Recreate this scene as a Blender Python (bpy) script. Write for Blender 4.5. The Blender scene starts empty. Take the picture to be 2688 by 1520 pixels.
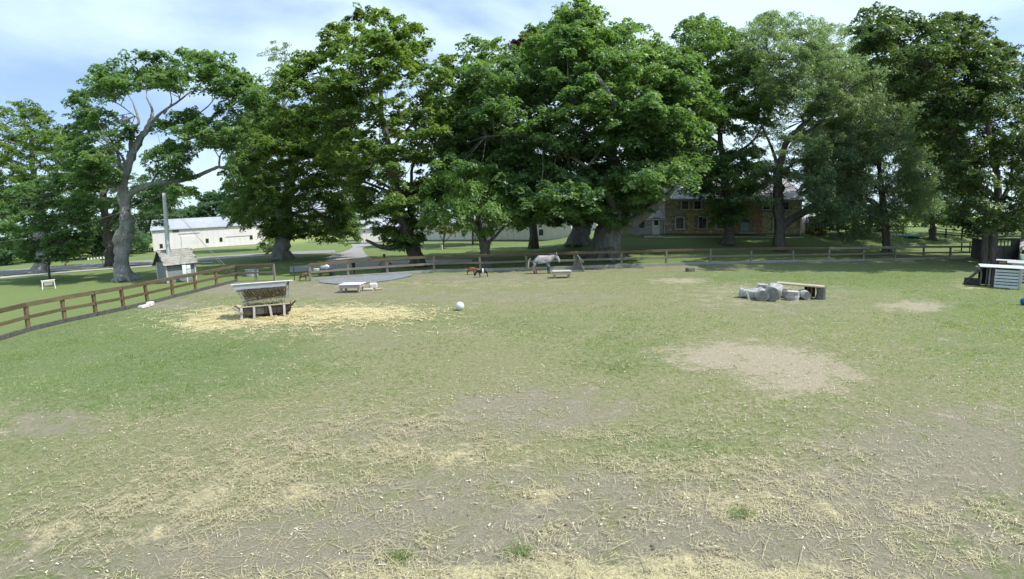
import bpy, math, random
import numpy as np
from mathutils import Vector, Matrix, noise

random.seed(7)
rng = np.random.default_rng(11)
scene = bpy.context.scene
COL = scene.collection

# ------------------------------------------------------------------ camera, sky, sun, exposure
CAM_H, FPX, LENS_A = 3.7, 1280.0, 1.384e-7          # wide security-camera lens with barrel distortion
PITCH, ROLL = math.radians(8.14), 0.026
cp, sp, cr, sr = math.cos(PITCH), math.sin(PITCH), math.cos(ROLL), math.sin(ROLL)
R0, U0, FW = Vector((1, 0, 0)), Vector((0, sp, cp)), Vector((0, cp, -sp))
RT, UP = R0 * cr - U0 * sr, U0 * cr + R0 * sr
CAM = Vector((0, 0, CAM_H))
cam_data = bpy.data.cameras.new('camera')
cam = bpy.data.objects.new('camera', cam_data)
COL.objects.link(cam)
m3 = Matrix((RT, UP, -FW)).transposed()
cam.matrix_world = Matrix.Translation(CAM) @ m3.to_4x4()
cam_data.type = 'PANO'
cam_data.panorama_type = 'FISHEYE_LENS_POLYNOMIAL'
cam_data.sensor_width = 36.0
cam_data.sensor_fit = 'HORIZONTAL'
cam_data.fisheye_fov = math.radians(170)
cam_data.fisheye_polynomial_k0 = 0.0
cam_data.fisheye_polynomial_k1 = -0.05797039751677929
cam_data.fisheye_polynomial_k2 = -0.0001446324878573985
cam_data.fisheye_polynomial_k3 = 3.794507680530593e-05
cam_data.fisheye_polynomial_k4 = -4.837329060496944e-07
cam_data.clip_start = 0.1
cam_data.clip_end = 3000
scene.camera = cam

SUN_EL, SUN_AZ = math.radians(54), math.atan2(0.96, -0.20)   # high, behind the trees to the right
world = bpy.data.worlds.new('World')
scene.world = world
world.use_nodes = True
wn, wl = world.node_tree.nodes, world.node_tree.links
wn.clear()
w_out = wn.new('ShaderNodeOutputWorld')
w_bg = wn.new('ShaderNodeBackground')
w_sky = wn.new('ShaderNodeTexSky')
w_sky.sky_type = 'NISHITA'
w_sky.sun_disc = False
w_sky.sun_elevation = SUN_EL
w_sky.sun_rotation = SUN_AZ
w_sky.air_density = 1.1
w_sky.dust_density = 1.5
w_bg.inputs['Strength'].default_value = 0.15
w_geo = wn.new('ShaderNodeTexCoord')
w_map = wn.new('ShaderNodeMapping')
w_map.inputs['Scale'].default_value = (1.1, 0.9, 3.2)
w_n = wn.new('ShaderNodeTexNoise')
w_n.inputs['Scale'].default_value = 1.15
w_n.inputs['Detail'].default_value = 8
w_n.inputs['Roughness'].default_value = 0.5
w_n.inputs['Distortion'].default_value = 0.5
w_r = wn.new('ShaderNodeMapRange')
w_r.inputs['From Min'].default_value = 0.36
w_r.inputs['From Max'].default_value = 0.60
w_r.inputs['To Min'].default_value = 0.22
w_r.inputs['To Max'].default_value = 1.0
w_r.interpolation_type = 'SMOOTHSTEP'
w_mix = wn.new('ShaderNodeMixRGB')
w_mix.inputs['Color2'].default_value = (5.4, 6.8, 7.8, 1)
wl.new(w_geo.outputs['Generated'], w_map.inputs['Vector'])
wl.new(w_map.outputs['Vector'], w_n.inputs['Vector'])
wl.new(w_n.outputs['Fac'], w_r.inputs['Value'])
wl.new(w_r.outputs['Result'], w_mix.inputs['Fac'])
w_tint = wn.new('ShaderNodeMixRGB')
w_tint.blend_type = 'MULTIPLY'
w_tint.inputs['Fac'].default_value = 1.0
w_tint.inputs['Color2'].default_value = (0.90, 1.02, 1.28, 1)
wl.new(w_sky.outputs['Color'], w_tint.inputs['Color1'])
wl.new(w_tint.outputs['Color'], w_mix.inputs['Color1'])
wl.new(w_mix.outputs['Color'], w_bg.inputs['Color'])
wl.new(w_bg.outputs['Background'], w_out.inputs['Surface'])

sun_data = bpy.data.lights.new('sun', 'SUN')
sun_data.energy = 5.0
sun_data.angle = math.radians(0.55)
sun_data.color = (1.0, 0.96, 0.88)
sun = bpy.data.objects.new('sun', sun_data)
COL.objects.link(sun)
to_sun = Vector((math.sin(SUN_AZ) * math.cos(SUN_EL), math.cos(SUN_AZ) * math.cos(SUN_EL), math.sin(SUN_EL)))
sun.rotation_euler = to_sun.to_track_quat('Z', 'Y').to_euler()
sun.location = (30, 40, 60)

scene.view_settings.view_transform = 'Standard'
scene.view_settings.look = 'None'
scene.view_settings.exposure = 0.12
scene.view_settings.gamma = 1.0
scene.view_settings.use_curve_mapping = False
scene.cycles.max_bounces = 12
scene.cycles.diffuse_bounces = 10
scene.cycles.transmission_bounces = 10
scene.cycles.transparent_max_bounces = 8
scene.cycles.use_denoising = True

# ------------------------------------------------------------------ surveying helpers (photo pixel -> place)
def sstep(t):
    t = np.clip(t, 0, 1)
    return t * t * (3 - 2 * t)

def terrain(x, y):                                    # the lawn rises gently beyond the right part of the paddock
    return 1.9 * sstep((x - 3.0) / 14.0) * sstep((y - 43.0) / 20.0)

def ray(px, py):
    dx, dy = px - 1344.0, 760.0 - py
    k = 1 + LENS_A * (dx * dx + dy * dy)
    return FW + RT * (dx * k / FPX) + UP * (dy * k / FPX)

def gp(px, py):
    d = ray(px, py)
    t, prev = 1.0, 0.0
    while t < 900:
        p = CAM + d * t
        if p.z < float(terrain(p.x, p.y)):
            a, b = prev, t
            for _ in range(30):
                c = (a + b) / 2
                q = CAM + d * c
                if q.z < float(terrain(q.x, q.y)): b = c
                else: a = c
            q = CAM + d * b
            return Vector((q.x, q.y, float(terrain(q.x, q.y))))
        prev, t = t, t * 1.03
    return CAM + d * 900

def at(px, py, depth):                                # the point at that forward depth
    return CAM + ray(px, py) * depth

def depth_of(p):
    return (Vector(p) - CAM).dot(FW)

def project(x, y, z):
    vx, vy, vz = x - CAM.x, y - CAM.y, z - CAM.z
    f = np.maximum(vx * FW.x + vy * FW.y + vz * FW.z, 0.3)
    a = (vx * RT.x + vy * RT.y + vz * RT.z) / f * FPX
    b = (vx * UP.x + vy * UP.y + vz * UP.z) / f * FPX
    ru = np.sqrt(a * a + b * b) + 1e-6
    rd = ru.copy() if hasattr(ru, 'copy') else ru
    rd = np.minimum(ru, 1600.0)
    for _ in range(12):
        rd = rd - (rd * (1 + LENS_A * rd * rd) - ru) / (1 + 3 * LENS_A * rd * rd)
    return 1344 + a * rd / ru, 760 - b * rd / ru

def z_of(p, py):                                      # height above p seen at row py
    best, bz = 1e9, 0
    lo, hi = -2.0, 60.0
    for _ in range(40):
        mid = (lo + hi) / 2
        _, y = project(np.float64(p[0]), np.float64(p[1]), np.float64(mid))
        if y > py: lo = mid
        else: hi = mid
    return lo

# ------------------------------------------------------------------ materials
def new_mat(name):
    m = bpy.data.materials.new(name)
    m.use_nodes = True
    nt = m.node_tree
    return m, nt.nodes, nt.links, nt.nodes['Principled BSDF']

def noise_node(n, l, scale, detail=4, rough=0.55, coord='Object', stretch=None, dist=0.0):
    tc = n.new('ShaderNodeTexCoord')
    src = tc.outputs[coord]
    if stretch:
        mp = n.new('ShaderNodeMapping')
        mp.inputs['Scale'].default_value = stretch
        l.new(src, mp.inputs['Vector'])
        src = mp.outputs['Vector']
    t = n.new('ShaderNodeTexNoise')
    t.inputs['Scale'].default_value = scale
    t.inputs['Detail'].default_value = detail
    t.inputs['Roughness'].default_value = rough
    t.inputs['Distortion'].default_value = dist
    l.new(src, t.inputs['Vector'])
    return t.outputs['Fac']

def ramp(n, l, fac, stops):
    r = n.new('ShaderNodeValToRGB')
    e = r.color_ramp.elements
    while len(e) < len(stops): e.new(0.5)
    for k, (p, c) in enumerate(stops):
        e[k].position = p
        e[k].color = (c[0], c[1], c[2], 1)
    l.new(fac, r.inputs['Fac'])
    return r.outputs['Color']

def mixc(n, l, fac, a, b, mode='MIX'):
    m = n.new('ShaderNodeMixRGB')
    m.blend_type = mode
    for s, v in ((m.inputs['Fac'], fac), (m.inputs['Color1'], a), (m.inputs['Color2'], b)):
        if isinstance(v, (int, float)): s.default_value = v
        elif isinstance(v, tuple): s.default_value = (v[0], v[1], v[2], 1)
        else: l.new(v, s)
    return m.outputs['Color']

def math_(n, l, op, a, b=0.0, clamp=False):
    m = n.new('ShaderNodeMath')
    m.operation = op
    m.use_clamp = clamp
    for s, v in ((m.inputs[0], a), (m.inputs[1], b)):
        if isinstance(v, (int, float)): s.default_value = v
        else: l.new(v, s)
    return m.outputs[0]

def bump(n, l, bsdf, fac, strength, dist=0.02):
    b = n.new('ShaderNodeBump')
    b.inputs['Strength'].default_value = strength
    b.inputs['Distance'].default_value = dist
    l.new(fac, b.inputs['Height'])
    l.new(b.outputs['Normal'], bsdf.inputs['Normal'])

def simple(name, c1, c2, scale=6, rough=0.8, bmp=0.3, stretch=None, metal=0.0, detail=5, dist=0.01, spec=0.3, var=0.34):
    m, n, l, b = new_mat(name)
    f = noise_node(n, l, scale, detail, 0.6, stretch=stretch)
    f2 = noise_node(n, l, scale * 0.13, 3, 0.6)
    c = ramp(n, l, f, [(0.3, c1), (0.7, c2)])
    c = mixc(n, l, math_(n, l, 'MULTIPLY', f2, 0.55), c, tuple(0.55 * v for v in c1))
    oi = n.new('ShaderNodeObjectInfo')
    vv = math_(n, l, 'ADD', math_(n, l, 'MULTIPLY', oi.outputs['Random'], var), 1 - var * .5)
    vc = n.new('ShaderNodeCombineXYZ')
    for q_ in range(3): l.new(vv, vc.inputs[q_])
    c = mixc(n, l, 1.0, c, vc.outputs[0], 'MULTIPLY')
    l.new(c, b.inputs['Base Color'])
    b.inputs['Roughness'].default_value = rough
    b.inputs['Metallic'].default_value = metal
    b.inputs['Specular IOR Level'].default_value = spec
    if bmp: bump(n, l, b, f, bmp, dist)
    return m

def leaf_mat(name, dark, mid, light, trans=0.46):
    m, n, l, b = new_mat(name)
    big = noise_node(n, l, 0.32, 2, 0.5)
    fine = noise_node(n, l, 2.6, 3, 0.7)
    f = math_(n, l, 'ADD', math_(n, l, 'MULTIPLY', big, 0.6), math_(n, l, 'MULTIPLY', fine, 0.4))
    c = ramp(n, l, f, [(0.34, dark), (0.5, mid), (0.66, light)])
    l.new(c, b.inputs['Base Color'])
    b.inputs['Roughness'].default_value = 0.45
    b.inputs['Specular IOR Level'].default_value = 0.6
    t = n.new('ShaderNodeBsdfTranslucent')
    tc = mixc(n, l, 1.0, c, (2.3, 2.25, 0.9), 'MULTIPLY')
    l.new(tc, t.inputs['Color'])
    mx = n.new('ShaderNodeMixShader')
    mx.inputs['Fac'].default_value = trans
    out = [x for x in n if x.type == 'OUTPUT_MATERIAL'][0]
    l.new(b.outputs[0], mx.inputs[1])
    l.new(t.outputs[0], mx.inputs[2])
    l.new(mx.outputs[0], out.inputs['Surface'])
    return m

def bark_mat(name, c1, c2, moss=0.15):
    m, n, l, b = new_mat(name)
    f = noise_node(n, l, 6.5, 9, 0.75, stretch=(1, 1, 0.14), dist=0.8)
    g = noise_node(n, l, 0.7, 4, 0.6)
    c = ramp(n, l, f, [(0.32, c1), (0.62, c2)])
    gm = ramp(n, l, g, [(0.5, (0, 0, 0)), (0.68, (1, 1, 1))])
    c = mixc(n, l, math_(n, l, 'MULTIPLY', gm, moss), c, (0.10, 0.13, 0.05))
    l.new(c, b.inputs['Base Color'])
    b.inputs['Roughness'].default_value = 0.95
    b.inputs['Specular IOR Level'].default_value = 0.15
    bump(n, l, b, f, 1.0, 0.12)
    return m

M = {}
M['leaf_maple'] = leaf_mat('leaf_maple', (0.061, 0.116, 0.049), (0.104, 0.187, 0.078), (0.161, 0.243, 0.106))
M['leaf_olive'] = leaf_mat('leaf_olive', (0.069, 0.121, 0.035), (0.116, 0.188, 0.056), (0.179, 0.252, 0.088))
M['leaf_deep'] = leaf_mat('leaf_deep', (0.044, 0.093, 0.052), (0.075, 0.142, 0.078), (0.119, 0.195, 0.102))
M['leaf_dark'] = leaf_mat('leaf_dark', (0.038, 0.076, 0.032), (0.064, 0.112, 0.044), (0.105, 0.152, 0.058), 0.36)
M['leaf_locust'] = leaf_mat('leaf_locust', (0.083, 0.136, 0.086), (0.132, 0.199, 0.129), (0.185, 0.252, 0.173))
M['leaf_cherry'] = leaf_mat('leaf_cherry', (0.110, 0.190, 0.062), (0.175, 0.280, 0.092), (0.240, 0.345, 0.125), 0.5)
M['leaf_yellow'] = leaf_mat('leaf_yellow', (0.108, 0.126, 0.030), (0.180, 0.198, 0.053), (0.264, 0.264, 0.090))
M['leaf_copper'] = leaf_mat('leaf_copper', (0.050, 0.020, 0.012), (0.085, 0.032, 0.018), (0.120, 0.050, 0.025))
M['bark_grey'] = bark_mat('bark_grey', (0.09, 0.085, 0.078), (0.26, 0.25, 0.235))
M['bark_dark'] = bark_mat('bark_dark', (0.060, 0.052, 0.044), (0.17, 0.155, 0.135), 0.1)
M['bark_pale'] = bark_mat('bark_pale', (0.15, 0.148, 0.14), (0.36, 0.355, 0.34), 0.08)
M['rail_brown'] = simple('rail_brown', (0.081, 0.062, 0.035), (0.194, 0.158, 0.098), 5, stretch=(0.324, 0.361, 7.840))
M['rail_grey'] = simple('rail_grey', (0.13, 0.115, 0.085), (0.28, 0.25, 0.19), 5, stretch=(0.4, 0.4, 8))
M['post_wood'] = simple('post_wood', (0.16, 0.15, 0.12), (0.36, 0.34, 0.28), 6, stretch=(3, 3, 0.4))
M['post_brown'] = simple('post_brown', (0.13, 0.085, 0.045), (0.26, 0.18, 0.10), 6, stretch=(3, 3, 0.4))
M['board_grey'] = simple('board_grey', (0.24, 0.23, 0.21), (0.43, 0.41, 0.38), 5, stretch=(0.4, 0.4, 8))
M['board_dark'] = simple('board_dark', (0.06, 0.06, 0.058), (0.14, 0.14, 0.135), 6)
M['wood_pale'] = simple('wood_pale', (0.42, 0.40, 0.37), (0.66, 0.64, 0.60), 7, stretch=(1, 6, 6))
M['wood_pink'] = simple('wood_pink', (0.34, 0.28, 0.25), (0.52, 0.44, 0.40), 7, stretch=(1, 6, 6))
M['wood_tan'] = simple('wood_tan', (0.36, 0.30, 0.21), (0.58, 0.51, 0.39), 7, stretch=(1, 6, 6))
M['wood_dark'] = simple('wood_dark', (0.035, 0.030, 0.026), (0.09, 0.078, 0.066), 7)
M['log_bark'] = simple('log_bark', (0.28, 0.27, 0.27), (0.68, 0.67, 0.67), 9, bmp=0.8, dist=0.03)
M['log_end'] = simple('log_end', (0.13, 0.13, 0.12), (0.26, 0.255, 0.24), 14, bmp=0.3)
M['white_paint'] = simple('white_paint', (0.74, 0.74, 0.72), (0.84, 0.84, 0.82), 3, rough=0.55, bmp=0.05)
M['pallet'] = simple('pallet', (0.50, 0.55, 0.58), (0.72, 0.77, 0.80), 5, stretch=(1, 6, 6), bmp=0.2)
M['barn_white'] = simple('barn_white', (0.86, 0.81, 0.83), (0.92, 0.87, 0.89), 1.2, bmp=0.05, var=0)
M['barn_roof'] = simple('barn_roof', (0.30, 0.32, 0.36), (0.40, 0.42, 0.46), 0.8, rough=0.5, bmp=0.05)
M['metal_white'] = simple('metal_white', (0.70, 0.72, 0.75), (0.86, 0.88, 0.9), 2, rough=0.35, bmp=0.03)
M['metal_grey'] = simple('metal_grey', (0.40, 0.42, 0.44), (0.60, 0.62, 0.64), 4, rough=0.4, metal=0.6, bmp=0.05)
M['fascia'] = simple('fascia', (0.36, 0.38, 0.46), (0.46, 0.48, 0.56), 4, rough=0.5, bmp=0.05)
M['pole_metal'] = simple('pole_metal', (0.44, 0.48, 0.46), (0.62, 0.66, 0.64), 3, rough=0.5, stretch=(3, 3, 0.3), bmp=0.1)
M['shingle'] = simple('shingle', (0.24, 0.24, 0.22), (0.42, 0.41, 0.38), 9, rough=0.9)
M['slate'] = simple('slate', (0.44, 0.43, 0.46), (0.60, 0.59, 0.62), 2.4, rough=0.8)
M['shed_wall'] = simple('shed_wall', (0.20, 0.22, 0.24), (0.33, 0.35, 0.37), 5, stretch=(5, 5, 0.5))
M['glass_dark'] = simple('glass_dark', (0.012, 0.015, 0.018), (0.03, 0.034, 0.038), 1.2, rough=0.3, bmp=0, spec=0.6)
M['black'] = simple('black', (0.012, 0.014, 0.015), (0.03, 0.032, 0.034), 6, rough=0.6)
M['rubber'] = simple('rubber', (0.03, 0.03, 0.03), (0.06, 0.06, 0.058), 8, rough=0.8)
M['teal'] = simple('teal', (0.10, 0.34, 0.33), (0.16, 0.44, 0.42), 4, rough=0.4)
M['blue'] = simple('blue', (0.0, 0.12, 0.36), (0.01, 0.20, 0.46), 4, rough=0.35, bmp=0.05)
M['orange'] = simple('orange', (0.55, 0.15, 0.04), (0.7, 0.22, 0.07), 4)
M['rock'] = simple('rock', (0.55, 0.53, 0.50), (0.78, 0.77, 0.74), 7)
M['stone_dark'] = simple('stone_dark', (0.11, 0.11, 0.10), (0.2, 0.2, 0.18), 7)
M['hay'] = simple('hay', (0.225, 0.160, 0.068), (0.510, 0.392, 0.189), 20, bmp=0.5)
M['gravel'] = simple('gravel', (0.26, 0.255, 0.25), (0.44, 0.43, 0.42), 9, bmp=0.5)
M['gravel_light'] = simple('gravel_light', (0.42, 0.42, 0.38), (0.58, 0.57, 0.52), 9, bmp=0.5)
M['gravel_blue'] = simple('gravel_blue', (0.17, 0.185, 0.21), (0.31, 0.335, 0.37), 5, bmp=0.6)
M['house_left'] = simple('house_left', (0.42, 0.45, 0.47), (0.55, 0.58, 0.60), 2, stretch=(0.5, 0.5, 9))
M['mortar'] = simple('mortar', (0.30, 0.26, 0.21), (0.40, 0.36, 0.30), 3)
def ring_mat():
    m, n, l, b = new_mat('log_rings')
    f = noise_node(n, l, 9, 4, .6)
    tc = n.new('ShaderNodeTexCoord'); wv = n.new('ShaderNodeTexWave'); wv.wave_type = 'RINGS'; wv.rings_direction = 'Y'
    wv.inputs['Scale'].default_value = 9; wv.inputs['Distortion'].default_value = 3
    l.new(tc.outputs['Generated'], wv.inputs['Vector'])
    c = ramp(n, l, math_(n, l, 'ADD', math_(n, l, 'MULTIPLY', wv.outputs['Fac'], .4), math_(n, l, 'MULTIPLY', f, .6)), [(.3, (.10, .09, .08)), (.7, (.30, .285, .26))])
    l.new(c, b.inputs['Base Color']); b.inputs['Roughness'].default_value = .9
    return m
M['log_rings'] = ring_mat()
STONES = [simple('stone_grey', (0.384, 0.324, 0.288), (0.600, 0.528, 0.480), 5), simple('stone_ochre', (0.483, 0.356, 0.161), (0.690, 0.540, 0.276), 5),
          simple('stone_red', (0.408, 0.204, 0.120), (0.576, 0.312, 0.204), 5), simple('stone_cream', (0.550, 0.484, 0.374), (0.748, 0.682, 0.550), 5),
          simple('stone_brown', (0.400, 0.300, 0.200), (0.575, 0.450, 0.312), 5)]

# ground: sparse grazed grass over tan soil inside the fence, lush lawn outside
def ground_material():
    m, n, l, b = new_mat('ground_turf')
    def attr(nm):
        a = n.new('ShaderNodeAttribute')
        a.attribute_name = nm
        return a.outputs['Fac']
    big = noise_node(n, l, 0.23, 4, 0.6)
    med = noise_node(n, l, 1.4, 6, 0.68, dist=0.4)
    fine = noise_node(n, l, 9, 8, 0.78)
    vfine = noise_node(n, l, 34, 6, 0.8)
    grass = ramp(n, l, fine, [(0.30, (0.090, 0.122, 0.049)), (0.5, (0.142, 0.180, 0.079)), (0.68, (0.200, 0.237, 0.113))])
    dry = ramp(n, l, fine, [(0.30, (0.139, 0.136, 0.070)), (0.52, (0.219, 0.219, 0.118)), (0.72, (0.302, 0.295, 0.166))])
    soil = ramp(n, l, vfine, [(0.25, (0.153, 0.139, 0.098)), (0.5, (0.229, 0.210, 0.153)), (0.75, (0.315, 0.291, 0.217))])
    tan = ramp(n, l, fine, [(0.3, (0.265, 0.233, 0.165)), (0.6, (0.349, 0.310, 0.225))])
    straw = ramp(n, l, vfine, [(0.3, (0.32, 0.28, 0.15)), (0.5, (0.50, 0.44, 0.25)), (0.7, (0.66, 0.60, 0.38))])
    lawn = ramp(n, l, fine, [(0.3, (0.090, 0.135, 0.040)), (0.5, (0.140, 0.185, 0.070)), (0.7, (0.190, 0.238, 0.100))])
    lawn = mixc(n, l, math_(n, l, 'MULTIPLY', big, 0.55), lawn, (0.18, 0.235, 0.085))
    field = ramp(n, l, med, [(0.35, (0.19, 0.25, 0.075)), (0.6, (0.30, 0.34, 0.12))])
    wob = math_(n, l, 'ADD', math_(n, l, 'MULTIPLY', math_(n, l, 'SUBTRACT', med, 0.5), 1.7),
                math_(n, l, 'MULTIPLY', math_(n, l, 'SUBTRACT', fine, 0.5), 1.3))
    def edge(a, w, lo, hi):
        x = math_(n, l, 'ADD', a, math_(n, l, 'MULTIPLY', wob, w))
        r = n.new('ShaderNodeMapRange')
        r.interpolation_type = 'SMOOTHSTEP'
        r.inputs['From Min'].default_value = lo
        r.inputs['From Max'].default_value = hi
        l.new(x, r.inputs['Value'])
        return r.outputs['Result']
    c = mixc(n, l, edge(attr('dry'), 0.8, 0.15, 0.95), grass, dry)
    c = mixc(n, l, edge(math_(n, l, 'ADD', attr('bare'), 0.06), 1.15, 0.26, 0.80), c, soil)
    c = mixc(n, l, edge(attr('tan'), 1.5, 0.2, 0.95), c, tan)
    c = mixc(n, l, edge(attr('straw'), 1.2, 0.26, 0.9), c, straw)
    c = mixc(n, l, attr('lawn'), c, lawn)
    c = mixc(n, l, attr('field'), c, field)
    c = mixc(n, l, 0.55, c, ramp(n, l, vfine, [(0.28, (0.72, 0.72, 0.72)), (0.7, (1.22, 1.22, 1.22))]), 'MULTIPLY')
    l.new(c, b.inputs['Base Color'])
    b.inputs['Roughness'].default_value = 0.95
    b.inputs['Specular IOR Level'].default_value = 0.1
    h = math_(n, l, 'ADD', fine, math_(n, l, 'MULTIPLY', vfine, 0.5))
    bump(n, l, b, h, 0.7, 0.05)
    return m
M['ground'] = ground_material()

def straw_mat(name, stops, rough=0.6):
    m, n, l, b = new_mat(name)
    f = noise_node(n, l, 26, 4, 0.85)
    c = ramp(n, l, f, stops)
    l.new(c, b.inputs['Base Color'])
    b.inputs['Roughness'].default_value = rough
    return m
M['straw'] = straw_mat('straw', [(0.30, (0.22, 0.19, 0.11)), (0.5, (0.43, 0.38, 0.22)), (0.70, (0.70, 0.65, 0.44))])
M['straw_gold'] = straw_mat('straw_gold', [(0.28, (0.36, 0.29, 0.13)), (0.5, (0.62, 0.53, 0.28)), (0.72, (0.80, 0.72, 0.45))])
M['blade'] = leaf_mat('blade', (0.13, 0.19, 0.07), (0.19, 0.26, 0.10), (0.26, 0.32, 0.15), 0.45)
M['chip'] = straw_mat('chip', [(0.3, (0.40, 0.36, 0.26)), (0.6, (0.72, 0.68, 0.56))])
M['dung'] = straw_mat('dung', [(0.3, (0.066, 0.059, 0.044)), (0.6, (0.176, 0.147, 0.110))], 0.9)

# ------------------------------------------------------------------ mesh helpers
class MB:
    def __init__(self):
        self.v, self.f, self.mi = [], [], []
    def add(self, vs, fs, mi=0):
        o = len(self.v)
        self.v += [tuple(x) for x in vs]
        for f in fs:
            self.f.append(tuple(i + o for i in f))
            self.mi.append(mi)
        return self
    def box(self, c, s, rz=0.0, ry=0.0, rx=0.0, mi=0, bev=0.012, shear=None):
        """chamfered box, centre c, size s"""
        hx, hy, hz = s[0] / 2, s[1] / 2, s[2] / 2
        b = min(bev, hx * .4, hy * .4, hz * .4)
        vs = []
        for x, y, z in ((-1, -1, -1), (1, -1, -1), (1, 1, -1), (-1, 1, -1), (-1, -1, 1), (1, -1, 1), (1, 1, 1), (-1, 1, 1)):
            vs += [(x * (hx - b), y * (hy - b), z * hz), (x * (hx - b), y * hy, z * (hz - b)), (x * hx, y * (hy - b), z * (hz - b))]
        Z = lambda i: 3 * i
        Y = lambda i: 3 * i + 1
        X = lambda i: 3 * i + 2
        fs = [(Z(3), Z(2), Z(1), Z(0)), (Z(4), Z(5), Z(6), Z(7)), (Y(0), Y(1), Y(5), Y(4)), (Y(2), Y(3), Y(7), Y(6)),
              (X(1), X(2), X(6), X(5)), (X(3), X(0), X(4), X(7))]
        for i, (sx, sy, sz) in enumerate(((-1, -1, -1), (1, -1, -1), (1, 1, -1), (-1, 1, -1), (-1, -1, 1), (1, -1, 1), (1, 1, 1), (-1, 1, 1))):
            t = (Z(i), Y(i), X(i))
            fs.append(t if sx * sy * sz > 0 else t[::-1])
        for a, c_ in ((0, 1), (2, 3), (4, 5), (6, 7)): fs.append((Y(a), Z(a), Z(c_), Y(c_)))
        for a, c_ in ((1, 2), (3, 0), (5, 6), (7, 4)): fs.append((X(a), Z(a), Z(c_), X(c_)))
        for a, c_ in ((0, 4), (1, 5), (2, 6), (3, 7)): fs.append((X(a), Y(a), Y(c_), X(c_)))
        R = Matrix.Rotation(rz, 3, 'Z') @ Matrix.Rotation(ry, 3, 'Y') @ Matrix.Rotation(rx, 3, 'X')
        return self.add([Vector(c) + R @ Vector(p) for p in vs], fs, mi)
    def bar(self, a, b, w, h, mi=0):
        """square bar from a to b, w across, h high"""
        a, b = Vector(a), Vector(b)
        d = b - a
        L = d.length
        x = d.normalized()
        up = Vector((0, 0, 1)) if abs(x.z) < 0.95 else Vector((0, 1, 0))
        y = up.cross(x).normalized()
        z = x.cross(y)
        m = MB().box((0, 0, 0), (L, w, h))
        c = (a + b) / 2
        return self.add([c + x * p[0] + y * p[1] + z * p[2] for p in m.v], m.f, mi)
    def tube(self, pts, radii, sides=8, cap=True, rough=0.0, ridge=0.0, mi=0, seed=0.0):
        pts = [Vector(p) for p in pts]
        o = len(self.v)
        n = len(pts)
        prev = None
        for i, p in enumerate(pts):
            t = (pts[min(i + 1, n - 1)] - pts[max(i - 1, 0)])
            if t.length < 1e-6: t = Vector((0, 0, 1))
            t.normalize()
            if prev is None:
                a = Vector((1, 0, 0)) if abs(t.x) < 0.9 else Vector((0, 1, 0))
                u = t.cross(a).normalized()
            else:
                u = (prev - t * prev.dot(t)).normalized()
            prev = u
            w = t.cross(u)
            for k in range(sides):
                an = 2 * math.pi * k / sides
                r = radii[i]
                if ridge: r *= 1 + ridge * math.sin(an * 5 + seed) * 0.5 + ridge * math.sin(an * 3 + seed * 2 + p.z * .3) * 0.6
                q = p + (u * math.cos(an) + w * math.sin(an)) * r
                if rough: q += (u * math.cos(an) + w * math.sin(an)) * r * rough * noise.noise(q * 1.6 / max(radii[i], .12) * .5 + Vector((seed, 0, 0)))
                self.v.append(tuple(q))
        for i in range(n - 1):
            for k in range(sides):
                k2 = (k + 1) % sides
                self.f.append((o + i * sides + k, o + i * sides + k2, o + (i + 1) * sides + k2, o + (i + 1) * sides + k))
                self.mi.append(mi)
        if cap:
            self.f.append(tuple(o + k for k in range(sides))[::-1]); self.mi.append(mi)
            self.f.append(tuple(o + (n - 1) * sides + k for k in range(sides))); self.mi.append(mi)
        return self
    def prism(self, poly, z0, z1, mi=0):
        n = len(poly)
        vs = [(x, y, z0) for x, y in poly] + [(x, y, z1) for x, y in poly]
        fs = [tuple(range(n))[::-1], tuple(range(n, 2 * n))] + [(i, (i + 1) % n, n + (i + 1) % n, n + i) for i in range(n)]
        return self.add(vs, fs, mi)
    def mesh(self, name, smooth=False):
        me = bpy.data.meshes.new(name)
        me.from_pydata(self.v, [], self.f)
        if any(self.mi): me.polygons.foreach_set('material_index', self.mi)
        if smooth: me.polygons.foreach_set('use_smooth', [True] * len(me.polygons))
        me.update()
        return me
    def build(self, name, mat, parent=None, loc=None, smooth=False):
        return link(name, self.mesh(name, smooth), mat, parent, loc)

def link(name, me, mat, parent=None, loc=None):
    ob = bpy.data.objects.new(name, me)
    COL.objects.link(ob)
    if mat is not None and len(me.materials) == 0:
        for mm in (mat if isinstance(mat, (list, tuple)) else [mat]): me.materials.append(mm)
    if parent is not None: ob.parent = parent
    if loc is not None: ob.location = loc
    return ob

def np_mesh(name, verts, faces, mat, parent=None):
    """verts (n,3), faces (m,k) all with k corners"""
    verts, faces = np.asarray(verts, dtype=np.float32), np.asarray(faces, dtype=np.int32)
    me = bpy.data.meshes.new(name)
    k = faces.shape[1]
    me.vertices.add(len(verts)); me.vertices.foreach_set('co', verts.ravel())
    me.loops.add(faces.size); me.loops.foreach_set('vertex_index', faces.ravel())
    me.polygons.add(len(faces))
    me.polygons.foreach_set('loop_start', np.arange(0, faces.size, k, dtype=np.int32))
    me.polygons.foreach_set('loop_total', np.full(len(faces), k, dtype=np.int32))
    me.update(calc_edges=True)
    return link(name, me, mat, parent)

def thing(name, label, cat, loc=(0, 0, 0), rz=0.0, group=None):
    o = bpy.data.objects.new(name, None)
    COL.objects.link(o)
    o.empty_display_size = 0.3
    o.location = loc
    o.rotation_euler = (0, 0, rz)
    return tag(o, label, cat, group)

def tag(o, label=None, cat=None, group=None, kind=None):
    if label: o['label'] = label
    if cat: o['category'] = cat
    if group: o['group'] = group
    if kind: o['kind'] = kind
    return o

def facing(p):                                       # local x = right, local y = away from the camera
    return -math.atan2(p[0], p[1])

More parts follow.
